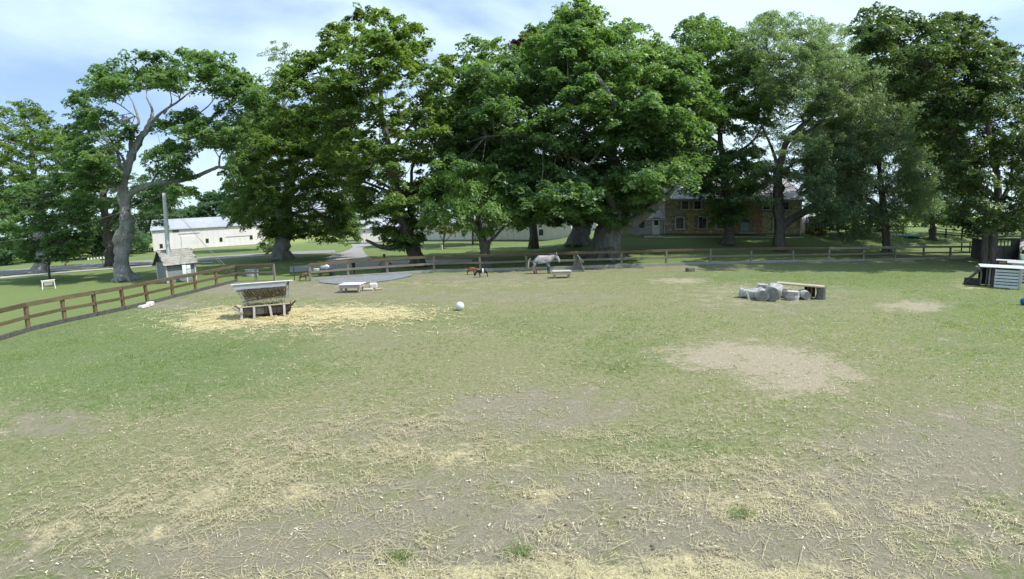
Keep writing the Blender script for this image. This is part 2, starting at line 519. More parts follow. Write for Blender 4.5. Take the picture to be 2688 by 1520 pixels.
def catmull(pts, n=6):
    P = [Vector(p) for p in pts]
    P = [P[0] * 2 - P[1]] + P + [P[-1] * 2 - P[-2]]
    out = []
    for i in range(1, len(P) - 2):
        for k in range(n):
            t = k / n
            a, b, c, d = P[i - 1], P[i], P[i + 1], P[i + 2]
            out.append(0.5 * ((2 * b) + (c - a) * t + (2 * a - 5 * b + 4 * c - d) * t * t + (3 * b - a - 3 * c + d) * t ** 3))
    out.append(P[-2])
    return out

# ------------------------------------------------------------------ ground
def axis(a, b, fine, lo, hi):
    mid = list(np.arange(a, b + 1e-6, fine))
    left, x, s = [], a, fine
    while x > lo:
        s *= 1.22; x -= s; left.append(max(x, lo))
    right, x, s = [], mid[-1], fine
    while x < hi:
        s *= 1.22; x += s; right.append(min(x, hi))
    return np.array(left[::-1] + mid + right)

# fence corners, left to right
FL = [gp(-70, 914), gp(165, 851), gp(310, 817), gp(419, 793), gp(527, 765), gp(620, 739)]
left_dir = (FL[-1] - FL[0]).normalized()
FB_px = [(815, 738), (914, 729), (1018, 722), (1140, 714), (1262, 711.5), (1383, 708.5), (1508, 704.5), (1631, 700.5), (1749, 696.5), (1863, 693.5),
         (1972, 690.5), (2082, 688), (2174, 687), (2266, 685), (2349, 683), (2424, 681), (2494, 680), (2560, 679.5), (2640, 679), (2730, 679.5)]
FB = [gp(a, b) for a, b in FB_px]

GX, GY = axis(-34, 62, 0.4, -1500, 1500), axis(-6, 66, 0.4, -300, 2000)
XX, YY = np.meshgrid(GX, GY)
ZZ = terrain(XX, YY)
PXg, PYg = project(XX, YY, ZZ)
front = YY > 1.5
def ell(lst, px=None, py=None):
    px = PXg if px is None else px
    py = PYg if py is None else py
    out = np.zeros_like(px)
    for cx, cy, rx, ry, s in lst:
        d = np.sqrt(((px - cx) / rx) ** 2 + ((py - cy) / ry) ** 2)
        out = np.maximum(out, s * np.clip(1.5 - d, 0, 1))
    return out
BARE = [(1500, 1450, 1500, 220, .72), (700, 1490, 700, 80, .75), (2500, 1200, 380, 130, .7), (1400, 1080, 260, 70, .66), (2250, 1320, 500, 120, .75), (1250, 728, 330, 12, .55),
        (560, 755, 200, 20, .75), (1750, 704, 800, 9, .5), (2050, 792, 190, 40, .4), (150, 1110, 130, 50, .6), (820, 760, 280, 24, .66), (430, 800, 130, 18, .6),
        (1050, 1150, 380, 80, .5), (960, 890, 120, 30, .36), (2500, 735, 90, 14, .4), (1300, 780, 420, 24, .44), (1450, 1300, 1200, 80, .6)]
TAN = [(1930, 935, 190, 38, 1.0), (2110, 990, 150, 45, .95), (2050, 960, 150, 40, 1.0), (2400, 803, 85, 15, .9), (1785, 737, 75, 7, .9), (1950, 780, 150, 25, .4), (1250, 745, 350, 10, .35), (2000, 762, 200, 20, .45), (1230, 870, 100, 16, .3)]
STRAWM = [(720, 826, 200, 24, 1.0), (930, 822, 180, 22, .8), (560, 848, 120, 22, .75), (1700, 1530, 460, 60, 1.0), (1500, 1530, 700, 40, .9), (2560, 745, 60, 16, .5), (700, 870, 250, 30, .3), (1150, 1190, 380, 40, .42), (600, 1290, 330, 60, .40), (1950, 1310, 170, 40, .45), (2230, 1320, 150, 40, .42), (1420, 1290, 80, 20, .5), (300, 1390, 260, 60, .36), (1950, 1230, 380, 25, .34), (1480, 1400, 80, 50, .36)]
DRY = [(1500, 980, 800, 260, .75), (2400, 980, 500, 250, .55), (900, 1150, 900, 220, .75), (1300, 790, 800, 80, .5), (2350, 850, 500, 120, .4), (600, 880, 300, 70, .42), (1344, 1300, 1500, 300, .75)]
GREEN = [(380, 960, 420, 110, 1.0), (1650, 930, 200, 60, .6), (2300, 725, 420, 26, .8), (1750, 1170, 260, 50, .55), (1500, 860, 300, 50, .5), (2600, 850, 200, 120, .5), (1250, 850, 220, 40, .25)]
green = ell(GREEN)
A = {'bare': np.where(front, np.maximum(ell(BARE) - green * .4, 0), .5), 'tan': np.where(front, ell(TAN), 0), 'straw': np.where(front, ell(STRAWM), 0),
     'dry': np.where(front, np.clip(ell(DRY) * 0.9 + .34 - green * .6, 0, 1), .5)}
# paddock or not: signed distance over the fence lines
def inside_amount(x, y):
    def side(a, b):
        d = (b - a).normalized()
        return (x - a.x) * d.y - (y - a.y) * d.x      # positive: right of a->b, towards the paddock
    s_left = side(FL[0], FL[-1])
    s1 = side(FL[-1], FB[2]); s2 = side(FB[2], FB[9]); s3 = side(FB[9], FB[17])
    # the back fence bows slightly: take the piece that spans x
    sb = np.where(x < FB[2].x, s1, np.where(x < FB[9].x, s2, s3))
    return np.minimum(s_left, sb)
INS = inside_amount(XX, YY)
A['lawn'] = np.clip(0.5 - INS / 0.8, 0, 1)
A['field'] = np.clip((YY - 105) / 15, 0, 1) * (A['lawn'] > .5) * np.clip((np.abs(XX + 20) - 20) / 30, 0.25, 1)
for k in ('bare', 'tan', 'straw'): A[k] = A[k] * np.clip(INS / 0.5 + .5, 0, 1)
ny, nx = XX.shape
idx = np.arange(nx * ny).reshape(ny, nx)
gq = np.stack([idx[:-1, :-1], idx[:-1, 1:], idx[1:, 1:], idx[1:, :-1]], -1).reshape(-1, 4)
hum = 0.03 * np.sin(XX * .9 + 1.3 * np.sin(YY * .35)) * np.sin(YY * .7 + 2) * np.clip(INS, 0, 1)
ground = np_mesh('ground', np.stack([XX, YY, ZZ - 0.01 + hum * .5], -1).reshape(-1, 3), gq, M['ground'])
for k, a in A.items():
    at_ = ground.data.attributes.new(k, 'FLOAT', 'POINT')
    at_.data.foreach_set('value', a.astype(np.float32).ravel())
ground.data.polygons.foreach_set('use_smooth', [True] * len(ground.data.polygons))
tag(ground, 'grazed grass and bare soil of the paddock and the green lawn beyond its fence', kind='structure')

def sheet(name, pts_px, mat, z, label, sub=10, fan=None):
    """ribbon between two pixel polylines"""
    a, b = pts_px
    V, Fc = [], []
    A_ = catmull([gp(*p) for p in a], sub); B_ = catmull([gp(*p) for p in b], sub)
    for i, (p, q) in enumerate(zip(A_, B_)):
        for t in (0, .33, .67, 1):
            r = p.lerp(q, t)
            V.append((r.x, r.y, float(terrain(r.x, r.y)) + z))
        if i:
            for j in range(3):
                Fc.append((4 * i - 4 + j, 4 * i - 3 + j, 4 * i + 1 + j, 4 * i + j))
    m = MB().add(V, Fc)
    return tag(m.build(name, mat), label, kind='structure')

sheet('road', ([(-60, 730), (100, 716), (310, 700), (470, 690), (700, 672), (880, 664)], [(-60, 714), (100, 703), (310, 688), (470, 679), (700, 664), (880, 657)]), M['gravel'], 0.03, 'grey farm road crossing the lawn on the left')
sheet('verge', ([(-60, 738.5), (100, 722), (310, 706), (470, 695.5), (560, 690)], [(-60, 733), (100, 718), (310, 703), (470, 693), (560, 688)]), M['gravel_light'], 0.036, 'pale gravel edge along the farm road')
sheet('path', ([(1000, 690), (965, 672), (955, 660), (955, 650), (1000, 641)], [(850, 690), (868, 672), (905, 660), (925, 650), (920, 641)]), M['gravel'], 0.04, 'light gravel path leading to the white outbuilding')
sheet('driveway', ([(1240, 694), (1100, 698), (960, 704), (760, 716)], [(1240, 682), (1100, 684), (960, 689), (760, 700)]), M['gravel'], 0.033, 'shaded gravel driveway just behind the paddock fence')
sheet('gravel_pad', ([(838, 742), (880, 746), (960, 744), (1040, 734), (1082, 724)], [(838, 733), (880, 726), (960, 722), (1040, 719), (1082, 719)]), M['gravel_blue'], 0.035, 'blue grey gravel pad along the fence by the gate')
sheet('footpath', ([(1740, 625), (1850, 624), (1950, 624), (2050, 625), (2110, 625)], [(1740, 622.5), (1850, 621.5), (1950, 621.5), (2050, 622.5), (2110, 622.5)]), M['gravel_light'], 0.03, 'narrow pale footpath in front of the stone house')

# ------------------------------------------------------------------ trees
def in_poly(px, py, poly):
    inside = np.zeros(len(px), bool)
    n = len(poly)
    for i in range(n):
        x1, y1 = poly[i]; x2, y2 = poly[(i + 1) % n]
        c = ((y1 > py) != (y2 > py)) & (px < (x2 - x1) * (py - y1) / ((y2 - y1) + 1e-9) + x1)
        inside ^= c
    return inside
def edge_dist(px, py, poly):
    d = np.full(len(px), 1e9)
    n = len(poly)
    for i in range(n):
        x1, y1 = poly[i]; x2, y2 = poly[(i + 1) % n]
        ex, ey = x2 - x1, y2 - y1
        t = np.clip(((px - x1) * ex + (py - y1) * ey) / (ex * ex + ey * ey + 1e-9), 0, 1)
        d = np.minimum(d, np.hypot(px - x1 - t * ex, py - y1 - t * ey))
    return d
def poly_area(poly):
    return abs(sum(poly[i][0] * poly[(i + 1) % len(poly)][1] - poly[(i + 1) % len(poly)][0] * poly[i][1] for i in range(len(poly)))) / 2

LEAVES = [0]
LEAF_SCALE = 1.27
LEAF_COUNT = 1.5
def leaf_cloud(C, pr, n_leaf, size, rg, droop=0.0, flat=0.34, hang=0.0, aspect=0.8):
    """C (n,3) pad centres, pr (n,) pad radii -> verts, quads of leaf blades"""
    n = len(C)
    cnt = np.maximum(8, (LEAF_COUNT * n_leaf * (pr / pr.mean()) ** 2)).astype(int)
    pi = np.repeat(np.arange(n), cnt)
    N = len(pi)
    # each pad is a handful of twigs' worth of leaves: sub-clusters give it an uneven rim
    ang = rg.uniform(0, 2 * np.pi, N)
    lob = 1 + 0.28 * np.sin(ang * 3 + pi * 1.7) + 0.18 * np.sin(ang * 5 + pi * 2.9)
    rr = np.sqrt(rg.uniform(0, 1, N)) * lob
    h = flat * (1 - rr ** 2 * (1 + droop)) + rg.normal(0, 0.16, N) * (0.6 + hang)
    h -= np.abs(rg.normal(0, 1, N)) * hang * 0.5
    tilt = rg.normal(0, 0.22, (n, 2))
    off = np.stack([rr * np.cos(ang), rr * np.sin(ang), h], 1)
    if hang < .3:                                     # leaves gather in rounded sprays, dark hollows between them
        K = 7
        sa = rg.uniform(0, 2 * np.pi, (n, K)); sr = np.sqrt(rg.uniform(0, 1, (n, K))) * .95
        ki = rg.integers(0, K, N)
        a_, r_ = sa[pi, ki], sr[pi, ki]
        la, lr = rg.uniform(0, 2 * np.pi, N), np.sqrt(rg.uniform(0, 1, N)) * .42
        cz = flat * (1 - r_ ** 2 * (1 + droop)) + .10 * np.sin(ki * 2.4 + pi)
        off = np.stack([r_ * np.cos(a_) + lr * np.cos(la), r_ * np.sin(a_) + lr * np.sin(la), cz + .16 - lr ** 2 * 1.9 + rg.normal(0, .035, N)], 1)
        ang, rr = la, lr * 2.4
    off[:, 2] += off[:, 0] * tilt[pi, 0] + off[:, 1] * tilt[pi, 1]
    P = C[pi] + off * pr[pi][:, None]
    Nn = np.stack([np.cos(ang) * rr * .7, np.sin(ang) * rr * .7, np.full(N, 1.0 - hang * .8)], 1) + rg.normal(0, 0.34, (N, 3))
    Nn /= np.linalg.norm(Nn, axis=1)[:, None]
    T = rg.normal(0, 1, (N, 3)); T[:, 2] -= hang * 1.5
    T -= (T * Nn).sum(1)[:, None] * Nn
    T /= np.linalg.norm(T, axis=1)[:, None]
    B = np.cross(Nn, T)
    s = size * rg.uniform(0.7, 1.3, N)[:, None] * LEAF_SCALE
    w = aspect * .5
    V = np.stack([P - T * s * .45 + B * s * w, P + T * s * .55 - Nn * s * .12, P - T * s * .45 - B * s * w], 1).reshape(-1, 3)
    Q = np.arange(N * 3).reshape(N, 3)
    LEAVES[0] += N
    return V, Q

def tree(name, label, base_px, trunk, polys, leaf, bark, depth=None, D=5.0, holes=(), limbs=(), dens=2.6, pad=0.95, nleaf=150, lsize=0.2, gap=0.0,
         anchors=12, hang=0.0, droop=0.0, flat=0.34, flare=1.5, cat='tree', group='trees around the paddock', seed=1, aspect=.8, zmin=1.4):
    rg = np.random.default_rng(seed)
    base = gp(*base_px)
    if depth is None: depth = depth_of(base)
    else:
        p = at(base_px[0], base_px[1], depth); base = Vector((p.x, p.y, float(terrain(p.x, p.y))))
    root = thing(name, label, cat, base, group=group)
    m_px = depth / FPX
    # trunk
    tw = MB()
    pts = [base - Vector((0, 0, .15))] + [at(t[0], t[1], depth + (t[3] if len(t) > 3 else 0)) for t in trunk[1:]]
    rad = [t[2] * m_px for t in trunk]
    sp_ = catmull(pts, 7)
    rr = np.interp(np.linspace(0, len(rad) - 1, len(sp_)), range(len(rad)), rad)
    r0 = rr[0]
    for i, p in enumerate(sp_):
        hgt = max(0, p.z - base.z)
        rr[i] *= 1 + (flare - 1) * math.exp(-hgt / (0.55 * r0 + .15))
    tw.tube([p - base for p in sp_], rr, 24 if r0 > .25 else 10, rough=0.6, ridge=0.15, seed=seed)
    if flare > 1.3 and r0 > .35:                       # buttress roots
        for k in range(7):
            a = k * .9 + seed
            L = r0 * rg.uniform(1.35, 1.9)
            q = [Vector((math.cos(a) * L * t, math.sin(a) * L * t, z_)) for t, z_ in ((.35, r0 * .75), (.65, r0 * .28), (1.0, -.08))]
            tw.tube(catmull(q, 3), [r0 * .42, r0 * .38, r0 * .34, r0 * .3, r0 * .25, r0 * .2, r0 * .12], 8, rough=.4, seed=seed + k)
    skel = [(p, r) for p, r in zip(sp_, rr)]
    for lb in limbs:
        q = catmull([at(t[0], t[1], depth + (t[3] if len(t) > 3 else 0)) for t in lb], 5)
        r_ = np.interp(np.linspace(0, len(lb) - 1, len(q)), range(len(lb)), [t[2] * m_px for t in lb])
        tw.tube([p - base for p in q], r_, 10, rough=.4, seed=seed)
        skel += [(p, r) for p, r in zip(q[2:], r_[2:])]
    # pads
    cs = []
    for poly in polys:
        xs = [p[0] for p in poly]; ys = [p[1] for p in poly]
        n = int(dens * poly_area(poly) * m_px ** 2)
        K = n * 6 + 50
        px, py = rg.uniform(min(xs), max(xs), K), rg.uniform(min(ys), max(ys), K)
        ok = in_poly(px, py, poly)
        for hx, hy, rx, ry in holes: ok &= ((px - hx) / rx) ** 2 + ((py - hy) / ry) ** 2 > 1
        px, py = px[ok], py[ok]
        ed = edge_dist(px, py, poly)
        R = 0.30 * math.sqrt(poly_area(poly))
        w = np.clip(ed / R, 0, 1)
        pull = np.clip(1 - ed / (pad / m_px), 0, 1)     # keep pads off the very rim
        keep = rg.uniform(0, 1, len(px)) > pull * .1
        u = rg.uniform(-1, 1, len(px)); u = np.sign(u) * np.abs(u) ** .55
        off = D * np.sqrt(w * (2 - w)) * u
        got = []
        for i in np.nonzero(keep)[0]:
            p = at(px[i], py[i], depth + off[i])
            if p.z < zmin + float(terrain(p.x, p.y)): continue
            if gap and noise.noise(Vector((p.x * .33, p.y * .33, p.z * .5)) + Vector((seed * 3.1, 0, 0))) < gap - .28: continue
            got.append(p)
            if len(got) >= n: break
        cs += got
    C = np.array([tuple(p - base) for p in cs])
    pr = pad * 1.15 * rg.uniform(.62, 1.35, len(C))
    # limbs out to anchors, twigs from anchors to pads
    na = min(anchors, len(C))
    cen = C[rg.choice(len(C), na, replace=False)].copy()
    for _ in range(5):
        dd = ((C[:, None, :] - cen[None]) ** 2).sum(2).argmin(1)
        for k in range(na):
            if (dd == k).any(): cen[k] = C[dd == k].mean(0)
    dd = ((C[:, None, :] - cen[None]) ** 2).sum(2).argmin(1)
    SK = [(p - base, r) for p, r in skel]
    anchor_lines = []
    for k in range(na):
        a = Vector(cen[k])
        best = min((s for s in SK if s[0].z < a.z + .5 and s[0].z > sp_[-1].z * .12 - base.z * .12) or SK, key=lambda s: (s[0] - a).length + max(0, s[0].z - a.z + 1.5) * 2 - s[1] * 2) if SK else None
        s0, r = best
        mid = s0.lerp(a, .5) + Vector((rg.normal(0, .4), rg.normal(0, .4), (a - s0).length * .10))
        line = catmull([s0, mid, a], 5)
        r1 = min(r * .55, .07 + (a - s0).length * .018)
        tw.tube(line, np.linspace(r1, .05, len(line)), 6, rough=.3, cap=False)
        anchor_lines.append(line)
    for i in range(len(C)):
        line = anchor_lines[dd[i]]
        c = Vector(C[i])
        s0 = min(line[1:], key=lambda q: (q - c).length + max(0, q.z - c.z))
        mid = s0.lerp(c, .55) + Vector((rg.normal(0, .15), rg.normal(0, .15), -.12 * (c - s0).length * .5))
        tw.tube([s0, mid, c], [.045, .032, .012], 3, cap=False)
    tw.build('trunk', M[bark], root, smooth=True)
    V, Q = leaf_cloud(C, pr, nleaf, lsize, rg, droop=droop, hang=hang, flat=flat, aspect=aspect)
    cr_ = np_mesh('crown', V, Q, M[leaf], root)
    return root

# --- left
tree('maple_tree', 'yellow-green maple at the far left edge of the yard, behind the bushy young maple', (105, 717), [(105, 717, 20), (108, 660, 15), (100, 560, 12), (85, 430, 8), (80, 340, 4)],
     [[(-160, 360), (-60, 300), (0, 300), (35, 272), (85, 276), (125, 300), (145, 345), (200, 345), (250, 420), (255, 500), (200, 540), (100, 560), (-160, 600)]],
     'leaf_olive', 'bark_pale', D=5, dens=2.8, nleaf=120, holes=[(10, 450, 14, 16), (150, 420, 25, 10), (115, 450, 15, 8)], gap=.05, seed=3)
tree('young_maple_tree', 'round bushy young maple with a thin trunk behind the low white frame', (130, 738), [(130, 738, 3.2), (128, 700, 3), (125, 640, 3), (120, 560, 2)],
     [[(-10, 540), (30, 500), (80, 478), (150, 470), (205, 500), (245, 545), (250, 610), (225, 655), (180, 690), (120, 700), (70, 690), (25, 660), (-5, 640), (-30, 580)]],
     'leaf_maple', 'bark_dark', D=3.2, dens=4.5, pad=.6, nleaf=110, lsize=.17, flare=1.1, seed=4, zmin=1.0)
tree('spreading_maple_tree', 'tall spreading maple with a pale hollow-scarred leaning trunk and one long low limb', (325, 737),
     [(325, 737, 24), (320, 700, 21), (319, 660, 23), (321, 632, 23), (330, 590, 18), (327, 540, 16), (324, 480, 15), (338, 430, 13), (362, 375, 11), (388, 338, 9), (397, 310, 5)],
     [[(182, 300), (190, 250), (230, 195), (300, 178), (330, 140), (400, 150), (440, 165), (468, 128), (510, 140), (570, 132), (640, 185), (682, 235), (705, 290), (690, 330), (640, 300),
       (590, 262), (560, 238), (480, 250), (430, 238), (350, 238), (300, 262), (258, 285), (215, 330)],
      [(165, 330), (215, 320), (262, 290), (330, 320), (335, 400), (300, 440), (310, 530), (280, 560), (220, 520), (165, 480), (150, 400)],
      [(470, 330), (560, 290), (640, 290), (690, 330), (650, 370), (600, 398), (560, 380), (500, 400), (450, 370)],
      [(395, 400), (440, 385), (510, 400), (480, 440), (500, 470), (440, 478), (395, 450)], [(400, 325), (450, 330), (500, 290), (540, 280), (500, 350), (420, 360)],
      [(395, 495), (450, 485), (505, 500), (510, 520), (470, 530), (400, 560)], [(590, 440), (620, 450), (625, 480), (600, 470)]],
     'leaf_maple', 'bark_pale', D=4.5, dens=3.6, pad=.85, nleaf=125, lsize=.19, anchors=22, gap=.05, seed=5,
     limbs=[[(326, 545, 11), (345, 508, 9.5), (385, 488, 8.5), (440, 478, 8), (500, 468, 6), (550, 448, 5), (578, 438, 4), (605, 450, 2.5), (620, 478, 1.5)],
            [(575, 440, 3), (578, 410, 2.5), (595, 385, 1.5)], [(470, 474, 3), (478, 440, 2), (485, 400, 1.2)],
            [(324, 500, 8), (316, 450, 6), (308, 400, 4), (280, 350, 2.5, -2)],
            [(345, 420, 9), (345, 370, 7), (352, 335, 6), (365, 320, 4), (350, 270, 2.5)],
            [(395, 325, 6), (400, 290, 4), (385, 255, 2.5)], [(395, 325, 6), (425, 295, 4), (470, 265, 3), (500, 240, 2)], [(392, 330, 6), (450, 322, 4), (520, 325, 3), (590, 315, 2)],
            [(430, 300, 3), (450, 270, 2), (445, 235, 1.5)], [(500, 315, 2.5), (545, 280, 2), (570, 250, 1.2)]])
tree('dark_maple_tree', 'dark maple whose trunk stands just behind the pale spreading maple', (292, 699), [(292, 699, 14), (284, 620, 12), (274, 540, 10), (275, 460, 7), (300, 390, 4)],
     [[(180, 440), (300, 400), (330, 460), (420, 470), (470, 500), (500, 530), (440, 545), (420, 600), (330, 610), (300, 600), (240, 590), (190, 560), (200, 500)]],
     'leaf_deep', 'bark_dark', D=5, dens=2.0, nleaf=110, gap=.02, seed=6)
# --- centre left
tree('broad_maple_tree', 'broad low-skirted maple on a stout pale trunk left of the gravel path', (737, 681), [(737, 681, 25), (740, 645, 22), (748, 560, 19), (765, 450, 13), (790, 350, 8)],
     [[(605, 430), (630, 395), (645, 340), (690, 310), (740, 290), (820, 280), (900, 300), (950, 370), (960, 460), (940, 560), (935, 650), (880, 655), (820, 620), (760, 632), (700, 628), (680, 600),
       (640, 600), (605, 570), (600, 540), (640, 530), (600, 490)]],
     'leaf_olive', 'bark_pale', D=7, dens=3.0, nleaf=140, seed=7, holes=[(640, 340, 18, 14), (700, 640, 18, 10)])
tree('tall_leaning_maple_tree', 'tallest airy maple left of the sky gap, its dark trunk leaning left behind the fence', (1098, 700),
     [(1098, 700, 17), (1082, 650, 16), (1066, 600, 15), (1050, 550, 12), (1035, 480, 10), (1022, 400, 8), (1002, 300, 6), (1000, 200, 4), (1000, 120, 2)],
     [[(690, 340), (705, 250), (740, 190), (800, 150), (830, 120), (842, 88), (880, 80), (930, 48), (980, 28), (1030, 40), (1080, 60), (1100, 85), (1140, 110), (1185, 150), (1205, 190), (1185, 235),
       (1195, 300), (1175, 380), (1150, 410), (1165, 440), (1150, 520), (1110, 570), (1100, 640), (1060, 655), (1020, 645), (1000, 610), (960, 592), (930, 540), (900, 480), (850, 420), (780, 380)]],
     'leaf_olive', 'bark_dark', D=6.5, dens=3.0, pad=.8, nleaf=130, lsize=.19, gap=.07, anchors=24, seed=8,
     holes=[(1030, 238, 30, 7), (1120, 240, 14, 8), (1065, 330, 22, 10), (960, 370, 20, 10), (1120, 390, 30, 10), (1078, 455, 28, 32), (820, 275, 28, 9), (795, 255, 14, 6), (1010, 490, 10, 16),
            (930, 400, 14, 8), (900, 250, 14, 5)],
     limbs=[[(1045, 540, 7), (1075, 500, 5), (1082, 440, 4), (1100, 380, 2.5)], [(1068, 600, 11), (1040, 645, 9), (1000, 648, 6), (960, 630, 3)],
            [(1030, 470, 6), (1000, 420, 5), (960, 380, 3.5), (900, 320, 2)], [(1020, 400, 5), (1060, 350, 3.5), (1100, 300, 2)]])
tree('sparse_tree', 'thin sparse-topped tree rising between the spreading maple and the tall leaning maple', (713, 661), [(713, 661, 8), (728, 500, 7), (742, 300, 5), (746, 220, 3.5), (748, 150, 1.5)],
     [[(645, 150), (670, 120), (705, 112), (745, 108), (780, 150), (778, 200), (750, 215), (730, 170), (700, 160)], [(690, 200), (700, 170), (730, 180), (740, 225), (700, 215)], [(690, 260), (740, 230), (800, 240), (790, 300), (700, 330), (670, 290)]],
     'leaf_locust', 'bark_grey', D=3, dens=1.0, pad=.8, nleaf=55, lsize=.2, gap=.06, seed=9, anchors=10)
tree('weeping_cherry_tree', 'small bright green drooping tree with a short dark trunk at the fence', (1284, 694), [(1284, 694, 13), (1272, 650, 11), (1258, 600, 8), (1252, 545, 5), (1240, 490, 3)],
     [[(1078, 540), (1105, 495), (1150, 445), (1195, 428), (1240, 450), (1275, 455), (1310, 495), (1350, 530), (1365, 570), (1330, 590), (1290, 600), (1260, 625), (1225, 605), (1180, 575), (1120, 590)]],
     'leaf_cherry', 'bark_dark', D=3.5, dens=4.2, pad=.6, nleaf=120, lsize=.17, hang=.5, droop=.6, seed=10, aspect=.5, flare=1.15, depth=38.6,
     limbs=[[(1272, 650, 5), (1300, 620, 4), (1330, 590, 2)]])
tree('young_tree', 'staked yellow-green sapling on the lawn in front of the long white outbuilding', (1163, 653), [(1163, 653, 2), (1165, 630, 1.6), (1168, 600, 1.4), (1165, 585, 1)],
     [[(1120, 600), (1130, 575), (1160, 570), (1190, 585), (1200, 610), (1170, 622), (1140, 615)]], 'leaf_yellow', 'bark_dark', D=1.6, dens=2.6, pad=.5, nleaf=60, lsize=.2, flare=1, seed=11, anchors=5)
# --- the giant centre
tree('giant_beech_tree', 'largest maple in the middle, dense wide crown over a massive trunk at the fence', (1592, 682),
     [(1592, 682, 34), (1592, 640, 31), (1598, 600, 29), (1612, 550, 24), (1628, 500, 20), (1612, 440, 17), (1602, 370, 13), (1602, 300, 11), (1590, 220, 8), (1560, 140, 5), (1550, 70, 2)],
     [[(1185, 250), (1215, 170), (1245, 118), (1300, 108), (1340, 135), (1385, 175), (1402, 85), (1465, 60), (1484, 22), (1540, 12), (1580, 45), (1580, 75), (1650, 72), (1710, 85), (1745, 130), (1790, 150), (1850, 210),
       (1865, 330), (1840, 390), (1760, 405), (1710, 430), (1640, 440), (1560, 430), (1450, 440), (1350, 450), (1250, 420), (1160, 420), (1145, 360), (1200, 310)],
      [(1310, 470), (1400, 430), (1560, 440), (1600, 500), (1590, 560), (1640, 600), (1600, 612), (1540, 590), (1480, 600), (1380, 590), (1330, 600), (1290, 540)],
      [(1600, 440), (1720, 400), (1800, 410), (1800, 460), (1760, 500), (1735, 540), (1690, 560), (1640, 560), (1610, 520)], [(1160, 400), (1330, 440), (1320, 520), (1230, 470), (1160, 450)], [(1735, 425), (1835, 430), (1810, 480), (1760, 500)]],
     'leaf_maple', 'bark_grey', D=8.5, dens=3.1, pad=1.15, nleaf=165, lsize=.215, anchors=30, seed=12, flare=1.35, flat=.4, gap=-.02,
     holes=[(1716, 340, 22, 12), (1570, 455, 20, 14), (1775, 335, 40, 12)],
     limbs=[[(1600, 620, 22), (1650, 590, 17), (1700, 555, 13), (1735, 528, 9), (1770, 495, 5), (1790, 460, 2)], [(1612, 560, 14), (1590, 500, 9, -3), (1540, 440, 6, -4), (1480, 400, 4, -4)],
            [(1625, 520, 12), (1680, 470, 8), (1740, 430, 5), (1790, 400, 3)], [(1605, 330, 8, -4), (1612, 290, 7, -7), (1600, 250, 6, -8), (1560, 190, 4, -8)],
            [(1604, 420, 9), (1540, 350, 6), (1450, 300, 4), (1350, 260, 3)]])
tree('old_beech_tree', 'huge grey old trunk with spreading roots left of the giant maple', (1520, 644), [(1520, 644, 27), (1524, 615, 25), (1532, 580, 23), (1545, 520, 20), (1540, 440, 12)],
     [[(1380, 450), (1480, 400), (1560, 410), (1600, 480), (1570, 550), (1530, 590), (1460, 598), (1370, 575), (1345, 530)]], 'leaf_deep', 'bark_pale', D=6, dens=1.7, nleaf=110, seed=13, flare=1.4)
tree('copper_beech_tree', 'copper-red leaved treetop showing above the left shoulder of the giant maple', (1400, 640), [(1400, 640, 10), (1395, 400, 8), (1385, 200, 5), (1388, 120, 2)],
     [[(1345, 118), (1360, 95), (1395, 85), (1410, 110), (1405, 170), (1378, 172), (1355, 150)]], 'leaf_copper', 'bark_dark', D=3, dens=4, pad=.8, nleaf=110, seed=14, anchors=5, depth=62)
# --- right of centre
tree('middle_maple_tree', 'maple with a straight trunk standing in front of the brick part of the house', (1912, 642), [(1912, 642, 15), (1914, 600, 13), (1912, 540, 11), (1900, 440, 9), (1885, 320, 6), (1860, 200, 4)],
     [[(1745, 130), (1775, 85), (1815, 52), (1860, 62), (1920, 90), (1975, 120), (2030, 180), (2050, 270), (2030, 330), (1970, 355), (1900, 355), (1800, 340), (1760, 230)],
      [(1790, 425), (1870, 440), (1868, 500), (1830, 505), (1790, 480)], [(1780, 400), (1900, 375), (1985, 395), (2020, 450), (2005, 500), (1960, 520), (1955, 560), (1915, 600), (1875, 590), (1868, 540), (1800, 480)]],
     'leaf_maple', 'bark_dark', D=5.5, dens=3.0, pad=.95, nleaf=140, anchors=18, seed=15, holes=[(1905, 372, 60, 10), (1890, 300, 18, 7)], limbs=[[(1900, 440, 6), (1940, 400, 4), (1985, 360, 3), (2010, 300, 2)], [(1890, 380, 5), (1850, 350, 4), (1820, 340, 2)]])
